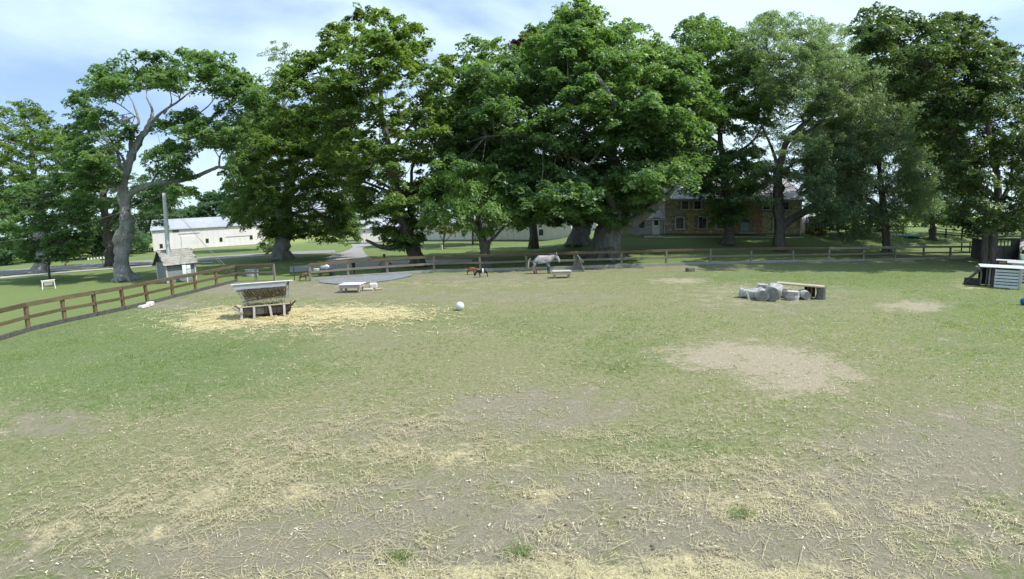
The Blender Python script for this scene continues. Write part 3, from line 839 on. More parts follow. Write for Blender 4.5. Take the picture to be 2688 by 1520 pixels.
tree('forked_locust_tree', 'tall grey-green fine-leaved tree with a dark trunk and a heavy limb reaching right', (2045, 657), [(2045, 657, 16), (2046, 600, 14), (2042, 520, 13), (2044, 450, 11), (2062, 380, 9), (2100, 335, 6), (2140, 290, 4), (2160, 200, 2)],
     [[(1930, 130), (1970, 70), (2000, 45), (2050, 42), (2095, 50), (2150, 60), (2210, 65), (2250, 95), (2300, 140), (2380, 200), (2400, 330), (2300, 360), (2180, 350), (2130, 310), (2040, 320), (2000, 250), (1950, 190)],
      [(2150, 330), (2330, 330), (2300, 450), (2240, 500), (2160, 480), (2080, 480), (2010, 450), (1965, 370), (2040, 325), (2120, 335)], [(1970, 455), (2035, 465), (2035, 540), (1990, 550)], [(2060, 450), (2140, 460), (2120, 525), (2075, 500)]],
     'leaf_locust', 'bark_dark', D=6.5, dens=3.1, pad=.95, nleaf=180, lsize=.16, aspect=.5, hang=.2, anchors=24, seed=16, gap=.03,
     holes=[(2185, 112, 26, 14), (2170, 210, 30, 10), (2225, 120, 18, 10), (2085, 345, 30, 14), (2120, 340, 32, 14), (2060, 330, 14, 8), (2100, 390, 28, 8), (2270, 235, 20, 14)],
     limbs=[[(2048, 600, 12), (2085, 572, 11), (2130, 545, 10), (2185, 500, 8), (2230, 470, 5)], [(2044, 460, 7), (2030, 400, 4), (1990, 300, 3), (1980, 200, 2)], [(2070, 370, 6), (2140, 330, 5), (2210, 250, 3), (2240, 160, 2)]])
tree('drooping_elm_tree', 'grey-green drooping tree with a slim dark trunk in the middle of the right lawn', (2328, 665), [(2328, 665, 13), (2326, 620, 11), (2322, 560, 10), (2312, 480, 8), (2305, 400, 6), (2310, 320, 3)],
     [[(2140, 430), (2190, 330), (2240, 270), (2330, 230), (2420, 260), (2450, 350), (2455, 430), (2470, 520), (2440, 585), (2370, 608), (2330, 592), (2280, 605), (2220, 595), (2180, 570), (2120, 550), (2110, 480)]],
     'leaf_locust', 'bark_dark', D=5, dens=3.0, pad=.85, nleaf=170, lsize=.16, aspect=.5, hang=.5, droop=.5, anchors=16, seed=17, holes=[(2230, 250, 14, 16), (2300, 262, 18, 12)], gap=.03)
tree('far_lawn_tree', 'dark tree with a flared base on the far right lawn between the two rail fences', (2447, 629), [(2447, 629, 10), (2447, 590, 8), (2442, 520, 7), (2430, 420, 5), (2425, 320, 3)],
     [[(2380, 560), (2380, 450), (2340, 350), (2400, 270), (2500, 280), (2560, 400), (2580, 520), (2560, 605), (2460, 596), (2400, 602)]], 'leaf_deep', 'bark_dark', D=5, dens=2.3, nleaf=110, seed=18, gap=.04,
     holes=[(2460, 515, 16, 12), (2440, 250, 36, 18)])
tree('twin_trunk_maple_tree', 'large dark maple at the right edge with twin trunks beside the dark shed', (2596, 692), [(2600, 692, 17), (2602, 640, 14), (2612, 560, 12), (2618, 480, 10), (2600, 380, 8), (2580, 250, 5), (2560, 120, 2)],
     [[(2235, 75), (2262, 40), (2300, 38), (2345, 42), (2372, 72), (2430, 62), (2470, 62), (2490, 42), (2530, 42), (2590, 70), (2640, 115), (2700, 190), (2780, 280), (2800, 420), (2700, 440), (2640, 420),
       (2560, 440), (2500, 420), (2440, 380), (2420, 300), (2350, 230), (2300, 170), (2260, 120)],
      [(2470, 420), (2560, 400), (2620, 420), (2600, 500), (2660, 560), (2690, 610), (2640, 620), (2560, 622), (2510, 600), (2520, 520)], [(2640, 420), (2780, 400), (2780, 600), (2700, 600), (2660, 520)]],
     'leaf_dark', 'bark_dark', D=6.5, dens=3.9, pad=1.0, nleaf=130, anchors=24, seed=19, gap=-.02,
     holes=[(2450, 235, 42, 22), (2440, 270, 20, 22), (2550, 378, 22, 12), (2588, 500, 14, 26), (2590, 540, 14, 18), (2640, 520, 16, 34), (2640, 230, 10, 8), (2620, 330, 12, 10), (2500, 300, 14, 8)],
     limbs=[[(2582, 700, 11), (2584, 640, 10), (2590, 560, 8), (2570, 470, 6), (2540, 380, 4), (2480, 260, 2)], [(2612, 560, 7), (2650, 480, 5), (2660, 400, 3)]])
tree('edge_tree', 'slim tree at the very right edge behind the dark shed', (2686, 628), [(2686, 628, 5), (2684, 560, 4), (2690, 470, 3)], [[(2640, 500), (2700, 430), (2780, 480), (2780, 600), (2690, 595), (2650, 570)]],
     'leaf_maple', 'bark_dark', D=4, dens=1.6, nleaf=100, seed=20, anchors=6)
# --- behind: yard shrubs and the wood beyond, each its own crown
def shrub(name, label, base_px, poly, leaf, D=2.0, dens=5, pad=.5, nleaf=90, lsize=.15, seed=1, group=None, cat='shrub', depth=None, hang=0):
    mid = sum(p[0] for p in poly) / len(poly)
    top = min(p[1] for p in poly); bot = max(p[1] for p in poly)
    return tree(name, label, base_px, [(base_px[0], base_px[1], 2.5), (mid, bot - (bot - top) * .3, 2), (mid, bot - (bot - top) * .6, 1)], [poly], leaf, 'bark_dark', D=D, dens=dens, pad=pad,
                nleaf=nleaf, lsize=lsize, seed=seed, cat=cat, group=group, flare=1.0, anchors=6, zmin=.15, depth=depth, hang=hang)
shrub('broad_shrub', 'wide dark green shrub right of the stone house', (2225, 620), [(2120, 600), (2125, 570), (2160, 540), (2220, 535), (2290, 545), (2320, 570), (2325, 605), (2250, 618), (2150, 612)], 'leaf_deep', D=3, seed=31)
shrub('yellow_shrub', 'yellow-green leafy shrub at the left foot of the broad maple', (700, 668), [(672, 655), (680, 635), (705, 622), (730, 630), (735, 655), (705, 668)], 'leaf_cherry', D=1.2, dens=8, pad=.35, nleaf=60, lsize=.13, seed=32)
shrub('round_bush', 'small dark round bush against the house wall beneath its second window', (1859, 611), [(1848, 608), (1851, 601), (1860, 599), (1868, 603), (1869, 611), (1855, 613)], 'leaf_deep', D=.5, dens=20, pad=.25, nleaf=50, lsize=.1, seed=33)
shrub('apple_tree', 'small dusky apple tree beyond the road at the left', (213, 683), [(165, 655), (180, 628), (210, 622), (240, 630), (245, 655), (215, 668), (180, 668)], 'leaf_olive', D=2.5, dens=2.5, pad=.6, seed=34, cat='tree')
shrub('flowering_shrub', 'pale green shrub by the white post right of the house', (2140, 617), [(2118, 612), (2122, 602), (2150, 598), (2172, 604), (2172, 616), (2130, 618)], 'leaf_yellow', D=.8, dens=8, pad=.35, nleaf=50, seed=35)
BGT = 'trees of the wood behind the farm'
for k, (lab, b, poly, lf, dp) in enumerate([
        ('dark wood tree filling the left edge behind the young maple', (20, 690), [(-140, 690), (-120, 590), (-40, 560), (40, 570), (60, 640), (40, 690)], 'leaf_deep', 80),
        ('dark wood tree behind the thin trunk of the young maple', (200, 676), [(60, 680), (70, 600), (150, 560), (230, 580), (245, 640), (225, 668)], 'leaf_deep', 88),
        ('dark wood tree behind the base of the pale spreading maple', (300, 672), [(225, 668), (225, 600), (270, 570), (340, 570), (355, 640), (340, 668)], 'leaf_dark', 90),
        ('dark wood tree at the left gable of the white barn', (370, 668), [(325, 666), (330, 590), (375, 540), (430, 535), (465, 560), (440, 590), (395, 606), (392, 664)], 'leaf_dark', 118),
        ('distant rounded tree above the left end of the barn roof', (500, 640), [(450, 600), (455, 560), (490, 545), (520, 555), (530, 600), (500, 615)], 'leaf_deep', 165),
        ('distant rounded tree above the barn roof ridge', (565, 640), [(505, 600), (515, 535), (550, 512), (590, 512), (620, 530), (660, 545), (665, 590), (560, 610)], 'leaf_deep', 165),
        ('tree crown behind the left end of the long white outbuilding', (935, 628), [(840, 615), (850, 560), (900, 530), (950, 560), (960, 600), (940, 615)], 'leaf_maple', 120),
        ('dark crown behind the drooping cherry', (1360, 612), [(1290, 600), (1300, 540), (1360, 520), (1420, 540), (1440, 590), (1400, 598), (1350, 592)], 'leaf_deep', 118),
        ('dark crown standing behind the white left wing of the house', (1650, 606), [(1580, 560), (1600, 500), (1660, 480), (1730, 490), (1740, 540), (1690, 565), (1620, 570)], 'leaf_deep', 95),
        ('tall tree filling the gap behind the young cherry and the giant maple', (1240, 618), [(1160, 300), (1230, 260), (1300, 330), (1340, 450), (1330, 560), (1260, 590), (1180, 560), (1140, 430)], 'leaf_deep', 75),
        ('tall tree behind the giant maple and the middle maple', (1800, 606), [(1740, 180), (1800, 160), (1880, 200), (1900, 300), (1840, 330), (1820, 420), (1780, 480), (1730, 420), (1720, 300)], 'leaf_maple', 82),
        ('grey-green tree behind the forked locust crown', (2130, 606), [(2120, 420), (2100, 150), (2200, 110), (2300, 200), (2330, 350), (2260, 480), (2180, 540), (2120, 520)], 'leaf_locust', 84),
        ('dark tree behind the right lawn, between elm and twin-trunk maple', (2400, 600), [(2380, 560), (2350, 420), (2360, 300), (2300, 200), (2400, 130), (2480, 200), (2520, 350), (2560, 480), (2540, 580), (2440, 590)], 'leaf_dark', 95),
        ('dark tree behind the sky gap left of the tall leaning maple', (738, 640), [(585, 560), (600, 430), (640, 300), (700, 250), (740, 350), (720, 560), (650, 600)], 'leaf_deep', 88),
        ('tree standing behind the right lawn shrub', (2200, 606), [(2100, 560), (2110, 500), (2180, 470), (2260, 480), (2290, 560), (2200, 600), (2120, 590)], 'leaf_deep', 100)]):
    shrub('background_tree', lab, b, poly, lf, D=5, dens=1.9 if dp < 130 else 1.1, pad=1.25 if dp < 130 else 2.0, nleaf=70, lsize=.36 if dp < 130 else .6, seed=50 + k, group=BGT, cat='tree', depth=dp)
wp = []
for _ in range(1100):
    px = rng.uniform(-400, 388); q = CAM + ray(px, 640) * rng.uniform(98, 112)
    wp.append((q.x, q.y, rng.uniform(.3, 6.5) * (.6 + .4 * math.sin(px * .05) * math.sin(px * .013 + 1))))
wp = np.array(wp)
V, Q = leaf_cloud(wp, rng.uniform(.9, 1.6, len(wp)), 40, .34, rng, flat=.6)
tag(np_mesh('undergrowth', V, Q, M['leaf_deep']), 'dark leafy undergrowth along the wood edge at the far left', kind='stuff')
# low hedgerow that closes the fields: one mass
rg = np.random.default_rng(5)
hp = []
for a, b, dp, n in ((-300, 0, 150, 220), (2360, 2720, 190, 420), (1420, 1500, 210, 60)):
    for _ in range(n):
        px = rg.uniform(a, b); q = ray(px, 600); t = dp / 1.0
        p = CAM + q * t
        hp.append((p.x, p.y + rg.uniform(0, 6), float(terrain(p.x, p.y)) + rg.uniform(.2, 2.3)))
for px in range(-500, 3200, 9):
    q = ray(min(max(px, -300), 2990), 600); p = CAM + q * 420
    hp.append((p.x, p.y, float(terrain(p.x, p.y)) + rg.uniform(1, 6)))
    hp.append((p.x + 3, p.y, float(terrain(p.x, p.y)) + rg.uniform(1, 9)))
hp = np.array(hp)
V, Q = leaf_cloud(hp, np.where(hp[:, 1] > 260, 4.5, 1.5) * rg.uniform(.8, 1.2, len(hp)), 55, .8, rg, flat=.6)
tag(np_mesh('hedgerow', V, Q, M['leaf_cherry']), 'low pale green hedgerow closing the far fields', kind='stuff')

# ------------------------------------------------------------------ paddock fences
def fence_run(root, P, base, top_m, rail_m, post_m, kick_m, H=1.18, hmid=.62, kick=True, first=True, lift=0.0):
    for i, p in enumerate(P):
        if i == 0 and not first: continue
        h = H + random.uniform(-.02, .03)
        m = MB().box((0, 0, h / 2 - .05), (.155, .155, h + .1), rz=random.uniform(-.1, .1))
        m.build('post', post_m, root, p - base).rotation_euler = (random.uniform(-.05, .05), random.uniform(-.05, .05), 0)
    for i in range(len(P) - 1):
        a, b = P[i] - base, P[i + 1] - base
        d = (b - a).normalized()
        n = Vector((d.y, -d.x, 0))                     # towards the paddock
        e = d * .01
        sag = random.uniform(-.02, .015)
        MB().bar(a + e + Vector((0, 0, H + .045)), b - e + Vector((0, 0, H + .045 + sag * .4)), .16, .04).build('top_rail', top_m, root)
        MB().bar(a + e + n * .09 + Vector((0, 0, H - .05)), b - e + n * .09 + Vector((0, 0, H - .05 + sag * .3)), .035, .15).build('upper_rail', top_m, root)
        MB().bar(a + e + n * .09 + Vector((0, 0, hmid + sag)), b - e + n * .09 + Vector((0, 0, hmid - sag)), .035, .155).build('middle_rail', rail_m, root)
        if kick: MB().bar(a + e + n * .10 + Vector((0, 0, .09 + lift)), b - e + n * .10 + Vector((0, 0, .09 + lift)), .06, .20).build('bottom_board', kick_m, root)

# left run
LP = []
a, b = FL[0], FL[-1]
for px, py in ((-70, 914), (45, 869), (147, 846), (243, 829), (328, 813), (396, 798), (459, 781), (521, 766), (572, 752), (620, 739)):
    q = gp(px, py); t = (q - a).dot((b - a)) / (b - a).length_squared
    LP.append(a.lerp(b, t).lerp(q, .5))
f1 = thing('fence', 'brown-railed paddock fence running along the left side from the frame edge to the corner', 'fence', LP[0], group='rail fences of the paddock')
fence_run(f1, LP, LP[0], M['rail_brown'], M['rail_brown'], M['post_brown'], M['board_dark'])
f2 = thing('fence', 'short two-bay brown fence panel between the left corner and the gate opening', 'fence', gp(620, 739), group='rail fences of the paddock')
P2 = [gp(620, 739), gp(672, 737.5), gp(722, 736)]
fence_run(f2, P2, P2[0], M['rail_brown'], M['rail_grey'], M['post_wood'], M['board_grey'], kick=False, first=False)
f3 = thing('fence', 'long weathered back fence with a pale bottom board running right from the gate opening', 'fence', FB[0], group='rail fences of the paddock')
fence_run(f3, FB[:13], FB[0], M['rail_brown'], M['rail_grey'], M['post_wood'], M['board_grey'])
fence_run(f3, FB[12:], FB[0], M['post_wood'], M['rail_grey'], M['post_wood'], M['board_grey'], first=False)
# gate posts and wire gate
g = thing('gate_post', 'thin dark metal post standing alone in the gate opening', 'post', gp(773, 735))
MB().tube([(0, 0, -.05), (0, 0, 1.25)], [.035, .035], 8).build('shaft', M['rubber'], g)
MB().box((0, 0, 1.27), (.1, .1, .04)).build('cap', M['rubber'], g)
g = thing('hanging_feed_bucket', 'black bucket hung on the dark post behind the back fence', 'bucket', gp(930, 717))
MB().tube([(0, 0, -.05), (0, 0, 1.0)], [.05, .045], 8).build('post', M['rubber'], g)
MB().tube([(0.02, -.14, .45), (0.02, -.14, .8)], [.12, .15], 12).build('bucket', M['black'], g)

# far rail fences on the right
def far_fence(pts, label):
    P = [gp(*p) for p in pts]
    r = thing('rail_fence', label, 'fence', P[0], group='far rail fences')
    for p in P: MB().box((0, 0, .62), (.16, .16, 1.35)).build('post', M['wood_dark'], r, p - P[0])
    for p, q in zip(P, P[1:]):
        for h in (.45, .8, 1.15): MB().bar(p - P[0] + Vector((0, 0, h)), q - P[0] + Vector((0, 0, h)), .05, .11).build('rail', M['wood_dark'], r)
far_fence([(2280, 617), (2325, 618), (2370, 619)], 'far split-rail fence piece left of the turquoise cover')
far_fence([(2455, 622), (2482, 625), (2524, 629), (2566, 637)], 'far split-rail fence between the flared tree and the twin-trunk maple')

# ------------------------------------------------------------------ left yard: pole, pump house, boxes, frame
pb = gp(452, 741)
pole = thing('utility_pole', 'tall pale utility pole standing beside the shingled pump house', 'utility pole', pb)
ptop = z_of(pb, 507)
pts = [Vector((0, 0, -.2)), Vector((-.06, 0, ptop * .33)), Vector((-.02, 0, ptop * .66)), Vector((0, 0, ptop))]
MB().tube(catmull(pts, 5), np.linspace(.20, .15, 16), 12, rough=.12).build('shaft', M['pole_metal'], pole, smooth=True)
MB().tube([(.13, -.05, ptop * .25), (.13, -.05, ptop * .62)], [.035, .035], 8).build('conduit', M['metal_grey'], pole)
MB().box((-.2, 0, ptop - .12), (.5, .08, .10)).build('crossarm', M['wood_dark'], pole)
MB().tube([(-.38, 0, ptop - .07), (-.38, 0, ptop + .1)], [.05, .03], 8).build('insulator', M['wood_dark'], pole)
def wire(name, label, a, b, sag=0.3, r=.012, mat='metal_grey'):
    a, b = Vector(a), Vector(b)
    P = [a.lerp(b, t) - Vector((0, 0, sag * 4 * t * (1 - t))) for t in np.linspace(0, 1, 16)]
    o = MB().tube([p - a for p in P], [r] * 16, 5).build(name, M[mat], None, a, smooth=True)
    return tag(o, label, 'cable')
top = pb + Vector((0, 0, ptop - .1))
wire('overhead_cable', 'thin overhead cable running left from the utility pole past the maples', top, at(-80, 640, depth_of(pb) + 2), .9, .012, 'board_grey')
wire('guy_wire', 'left guy wire from the pole top anchored in the lawn right of it', top, gp(603, 722), .05, .014)
wire('guy_wire', 'right guy wire from the pole top, anchored nearest to the fence corner', top + Vector((0, 0, -.5)), gp(618, 724), .05, .014)

hb = gp(466, 738)
s = depth_of(hb) / FPX / .93
ph = thing('pump_house', 'small grey pump house with a mossy shingled gable roof', 'shed', hb, facing(hb) + .38)
W, Dp, Hh, Rg = 2.35, 1.9, 1.65, 2.55
MB().box((0, 0, Hh / 2), (W, Dp, Hh), bev=.02).build('wall', M['shed_wall'], ph)
for sx in (-1, 1):
    m = MB().add([(sx * W / 2, -Dp / 2, Hh), (sx * W / 2, Dp / 2, Hh), (sx * W / 2, 0, Rg - .08), (sx * (W / 2 - .05), -Dp / 2, Hh), (sx * (W / 2 - .05), Dp / 2, Hh), (sx * (W / 2 - .05), 0, Rg - .08)],
                 [(0, 1, 2), (5, 4, 3), (0, 2, 5, 3), (1, 4, 5, 2), (0, 3, 4, 1)]).build('gable', M['board_dark'], ph)
for cx, cy in ((-W / 2, -Dp / 2), (W / 2, -Dp / 2), (-W / 2, Dp / 2)):
    MB().box((cx, cy, Hh / 2), (.13, .13, Hh)).build('corner_board', M['wood_pale'], ph)
roof = thing('roof', None, None); roof.parent = ph
RW = W + .55; SL = math.hypot(Dp / 2 + .3, (Rg - Hh) * (Dp / 2 + .3) / (Dp / 2)); pitch = math.atan2(Rg - Hh, Dp / 2)
for sy in (-1, 1):
    c = Vector((0, sy * (Dp / 4 + .15), Rg - math.sin(pitch) * SL / 2))
    MB().box(c, (RW, SL, .05), rx=-sy * pitch).build('roof_deck', M['board_dark'], ph)
sh = MB().box((0, 0, 0), (.27, .30, .022), bev=.004).mesh('shingle')
sh.materials.append(M['shingle'])
roof.name = 'shingled_roof'
rows, cols = 7, 11
for sy in (-1, 1):
    for r_ in range(rows):
        for c_ in range(cols):
            o = bpy.data.objects.new('shingle', sh); COL.objects.link(o); o.parent = roof
            t = (r_ + .5) / rows * SL
            y = sy * (SL - t) * math.cos(pitch)
            z = Rg + .04 - math.sin(pitch) * (SL - t) + random.uniform(.0, .012)
            o.location = (-RW / 2 + .13 + (c_ + (.35 if r_ % 2 else 0)) * (RW - .3) / (cols - .6), y, z)
            o.rotation_euler = (-sy * (pitch - .06), 0, random.uniform(-.04, .04)); o.scale = (random.uniform(.85, 1.1), 1, 1)
mb_ = gp(493, 740)
me_ = thing('meter_box_stand', 'two by two cluster of white electric boxes on a short post beside the pump house', 'meter box', mb_, facing(mb_))
MB().box((0, .06, .6), (.09, .09, 1.3)).build('post', M['white_paint'], me_)
for ix in (-1, 1):
    for iz, hz in ((0, .82), (1, 1.17)):
        MB().box((ix * .165, 0, hz), (.30, .2, .33 - .03 * ix), bev=.02).build('box', M['metal_white'], me_)
fb_ = gp(129, 759)
fr = thing('yard_sign_frame', 'low white wooden frame with a hanging grey plate under the young maple', 'frame', fb_, facing(fb_) + .15)
for sx in (-1, 1): MB().bar((sx * .48, 0, -.05), (sx * .43, 0, .68), .08, .10).build('leg', M['white_paint'], fr)
MB().box((0, 0, .72), (1.05, .14, .08)).build('top_rail', M['white_paint'], fr)
MB().box((0, .03, .46), (.62, .03, .30)).build('plate', M['board_grey'], fr)
MB().box((0, 0.3, .6), (.9, .05, .06)).build('back_rail', M['white_paint'], fr)
# white stones by the road, barrier, marker
for k in range(6):
    p = gp(232 + k * 8.2, 682.5 - k * .7)
    o = MB().box((0, 0, .18), (.3, .28, .42), rz=k, bev=.1).build('white_stone', M['white_paint'], None, p)
    tag(o, ['leftmost and tallest of the white stones beyond the road', 'second white stone from the left beyond the road', 'third white stone from the left beyond the road',
            'fourth white stone from the left beyond the road', 'fifth white stone from the left beyond the road', 'white stone nearest the leaning maple trunk beyond the road'][k], 'stone', 'white stones lining the far lawn')
q = gp(283, 697)
br = thing('wooden_barrier', 'low orange-brown wooden barrier left of the spreading maple trunk', 'barrier', q, facing(q))
for x in (-.6, .5): MB().box((x, 0, .45), (.1, .1, 1.0)).build('post', M['wood_tan'], br)
MB().box((0, -.05, .9), (1.9, .05, .14)).build('rail', M['orange'], br)
q = gp(172, 697)
mk = thing('marker', 'small orange and white marker post on the lawn beyond the road', 'marker', q)
MB().tube([(0, 0, 0), (0, 0, .35)], [.16, .1], 10).build('cone', M['orange'], mk)
MB().tube([(0, 0, .35), (0, 0, .6)], [.07, .05], 10).build('cap', M['white_paint'], mk)

# ------------------------------------------------------------------ buildings
def frame_of(a, b):
    d = (b - a); d.z = 0
    return math.atan2(d.y, d.x), d.length
def gable_building(name, label, a, b, depth, He, Hr, wall, roofm, over=.4):
    rz, L = frame_of(a, b)
    r = thing(name, label, 'building', a, rz)
    MB().add([(0, 0, -.5), (L, 0, -.5), (L, depth, -.5), (0, depth, -.5), (0, 0, He), (L, 0, He), (L, depth, He), (0, depth, He), (0, depth / 2, Hr - .1), (L, depth / 2, Hr - .1)],
             [(0, 1, 5, 4), (1, 2, 6, 9, 5), (2, 3, 7, 6), (3, 0, 4, 8, 7)]).build('wall', wall, r)
    pitch = math.atan2(Hr - He, depth / 2); sl = math.hypot(Hr - He, depth / 2) + over
    for sy in (-1, 1):
        cy = depth / 2 + sy * math.cos(pitch) * sl / 2
        MB().box((L / 2, cy, Hr + .06 - math.sin(pitch) * sl / 2), (L + 2 * over, sl, .12), rx=-sy * pitch, bev=.02).build('roof', roofm, r)
    n_ = int(L / 1.25)
    for k in range(1, n_): MB().box((L * k / n_, -.02, He / 2 - .2), (.07, .05, He - .5)).build('batten', wall, r)
    MB().box((L / 2, -.14, He - .02), (L + .5, .12, .2)).build('eave_board', M['board_grey'], r)
    MB().box((L / 2, -.03, .12), (L, .08, .28)).build('plinth', M['board_grey'], r)
    return r, L
def along(a, b, px):                                   # distance along a->b seen at column px
    lo, hi = -0.3, 1.3
    for _ in range(40):
        mid = (lo + hi) / 2; p = a.lerp(b, mid)
        x, _ = project(np.float64(p.x), np.float64(p.y), np.float64(p.z + 1))
        if x < px: lo = mid
        else: hi = mid
    return lo * (b - a).length, a.lerp(b, lo)
a, b = gp(404, 662), gp(700, 641.5)
He = z_of(a, 608); 
print('barn', a, b, He, z_of(b, 585))
hb1 = z_of(along(a, b, 626)[1], 590)
barn, L = gable_building('white_barn', 'long white barn with a grey metal roof at the far left beyond the pump house', a, b, 13.0, (He + hb1) / 2, (He + hb1) / 2 + 2.6, M['barn_white'], M['barn_roof'])
for px, py in ((424, 646), (505, 637), (545, 632), (581, 629), (660, 623)):
    x, p = along(a, b, px); z = z_of(p, py)
    w = MB().box((x, -.02, z), (.62, .12, .95)).build('window', M['glass_dark'], barn)
    MB().box((0, -.0, 0), (.78, .08, 1.12)).build('frame', M['board_grey'], w, (x, .0, z))
x, p = along(a, b, 465); z = z_of(p, 607)
MB().box((x, -.05, z), (1.5, .15, .42)).build('vent', M['board_dark'], barn)
x2, p = along(a, b, 500); MB().box((x2, -.10, z_of(p, 612)), (5, .08, .07)).build('track', M['board_grey'], barn)
MB().box((x2 - .6, -.07, 1.75), (2.8, .08, 3.3)).build('sliding_door', M['barn_white'], barn)
x2, p = along(a, b, 625); MB().box((x2, -.06, z_of(p, 620)), (6, .08, .07)).build('door_track', M['board_grey'], barn)

a, b = gp(1085, 633), gp(1500, 620)
ls, L = gable_building('long_white_outbuilding', 'long low white outbuilding in shade behind the sapling', a, b, 9, z_of(a, 588), z_of(a, 588) + 2.2, M['barn_white'], M['barn_roof'])
for px in (1217, 1290, 1420):
    x, p = along(a, b, px); MB().box((x, -.02, 1.5), (.8, .1, 1.0)).build('window', M['glass_dark'], ls)
a, b = gp(948, 640), gp(1065, 634)
ws, L = gable_building('white_garage', 'white garage with a plain wall at the end of the gravel path', a, b, 8, z_of(a, 600), z_of(a, 600) + 1.8, M['barn_white'], M['barn_roof'])
x, p = along(a, b, 957); MB().box((x, -.02, z_of(p, 608)), (.3, .1, .3)).build('vent', M['board_dark'], ws)

# stone house
a, b = gp(1743, 613), gp(2100, 617)
b = Vector((b.x, b.y, a.z))
He = z_of(a.lerp(b, .3), 524)- a.z
print('house', a, b, (b - a).length, He)
rz, L = frame_of(a, b)
hs = thing('stone_house', 'two-storey stone and brick house with a grey slate roof behind the right trees', 'house', a, rz)
HD = 9.0
MB().add([(0, 0, -1), (L, 0, -1), (L, HD, -1), (0, HD, -1), (0, 0, He), (L, 0, He), (L, HD, He), (0, HD, He), (0, HD / 2, He + 3.1), (L, HD / 2, He + 3.1)],
         [(0, 1, 5, 4), (1, 2, 6, 9, 5), (2, 3, 7, 6), (3, 0, 4, 8, 7)]).build('wall', M['mortar'], hs)
pit = math.atan2(3.2, HD / 2); sl = math.hypot(3.2, HD / 2) + .5
for sy in (-1, 1):
    MB().box((L / 2, HD / 2 + sy * math.cos(pit) * sl / 2, He + 3.3 - math.sin(pit) * sl / 2), (L + .8, sl, .14), rx=-sy * pit).build('roof', M['slate'], hs)


slm = MB()
nr = int(sl / .4)
for r_ in range(nr):
    t = (r_ + .5) / nr * sl
    for c_ in range(34):
        slm.box(((c_ + .5 + (.5 if r_ % 2 else 0)) * (L + .6) / 34.5 - .3, HD / 2 - (sl - t) * math.cos(pit), He + 3.42 - math.sin(pit) * (sl - t) + random.uniform(0, .03)), (L / 34 - .02, .5, .035), rx=pit - .07, bev=.006)
tag(slm.build('slates', M['slate'], hs), kind='stuff')
for cx in (L * .18, L * .8):
    ch = MB().box((cx, HD / 2, He + 3.7), (.9, .7, 1.8)).build('chimney', STONES[2], hs)
    MB().box((cx, HD / 2, He + 4.65), (1.05, .85, .12)).build('chimney_cap', M['board_grey'], ch)
open_px = [(1784, 571, 600, 20), (1844, 569.5, 599.5, 20), (1797.5, 529, 548, 17), (1830.5, 529, 548, 17), (1890, 571, 600, 20), (2040, 573, 602, 20), (1905, 529, 548, 17), (2010, 530, 549, 17), (2060, 531, 550, 17)]
holes_ = []
ev = Vector((b - a)).normalized()
for cx, y0, y1, w in open_px:
    x, p = along(a, b, cx); x0, _ = along(a, b, cx - w / 2); x1, _ = along(a, b, cx + w / 2)
    z1, z0 = z_of(p, y0) - a.z, z_of(p, y1) - a.z
    holes_.append((x0 - .15, x1 + .15, z0 - .2, z1 + .15))
    wd = MB().box(((x0 + x1) / 2, -.07, (z0 + z1) / 2), (x1 - x0, .08, z1 - z0)).build('window', M['glass_dark'], hs)
    fr_ = MB()
    for xx in (x0 - .06, x1 + .06): fr_.box((xx, -.12, (z0 + z1) / 2), (.12, .16, z1 - z0 + .12))
    fr_.box(((x0 + x1) / 2, -.12, z1 + .06), (x1 - x0, .16, .12))
    fr_.build('frame', M['white_paint'], wd)
    gb = MB().box(((x0 + x1) / 2, -.125, (z0 + z1) / 2), (.035, .03, z1 - z0)); gb.box(((x0 + x1) / 2, -.122, (z0 + z1) / 2), (x1 - x0, .03, .05))
    gb.build('glazing_bar', M['board_grey'], wd)
    MB().box(((x0 + x1) / 2, -.17, z0 - .08), (x1 - x0 + .4, .28, .12)).build('sill', M['white_paint'], wd)
x0, _ = along(a, b, 1943); x1, p = along(a, b, 1968); zt = z_of(p, 570) - a.z
holes_.append((x0 - .2, x1 + .2, -1, zt + .2))
dr = MB().box(((x0 + x1) / 2, -.06, (zt - .7) / 2 + .15), (x1 - x0 - .2, .1, zt - .9)).build('door', M['house_left'], hs)
MB().box((x1 - .3, -.14, zt * .42), (.06, .06, .14)).build('handle', M['black'], dr)
MB().box(((x0 + x1) / 2, -.05, zt - .38), (x1 - x0 - .2, .08, .6)).build('transom', M['glass_dark'], hs)
for xx in (x0, x1): MB().box((xx, -.1, zt / 2), (.14, .18, zt)).build('door_jamb', M['board_grey'], hs)
MB().box(((x0 + x1) / 2, -.5, .06), (2.2, 1.0, .2)).build('doorstep', M['gravel_light'], hs)
MB().box((.02, -.12, He / 2), (.14, .12, He)).build('corner_downpipe', M['white_paint'], hs)
MB().box((L - .02, -.16, He / 2 - .1), (.18, .16, He)).build('downpipe', M['white_paint'], hs)
MB().box((L / 2, -.42, He - .02), (L + .6, .14, .16)).build('gutter', M['board_grey'], hs)
st = MB()
xm = [along(a, b, p)[0] for p in (1800, 1873, 1889, 1942, 2001)]
z = 0.0
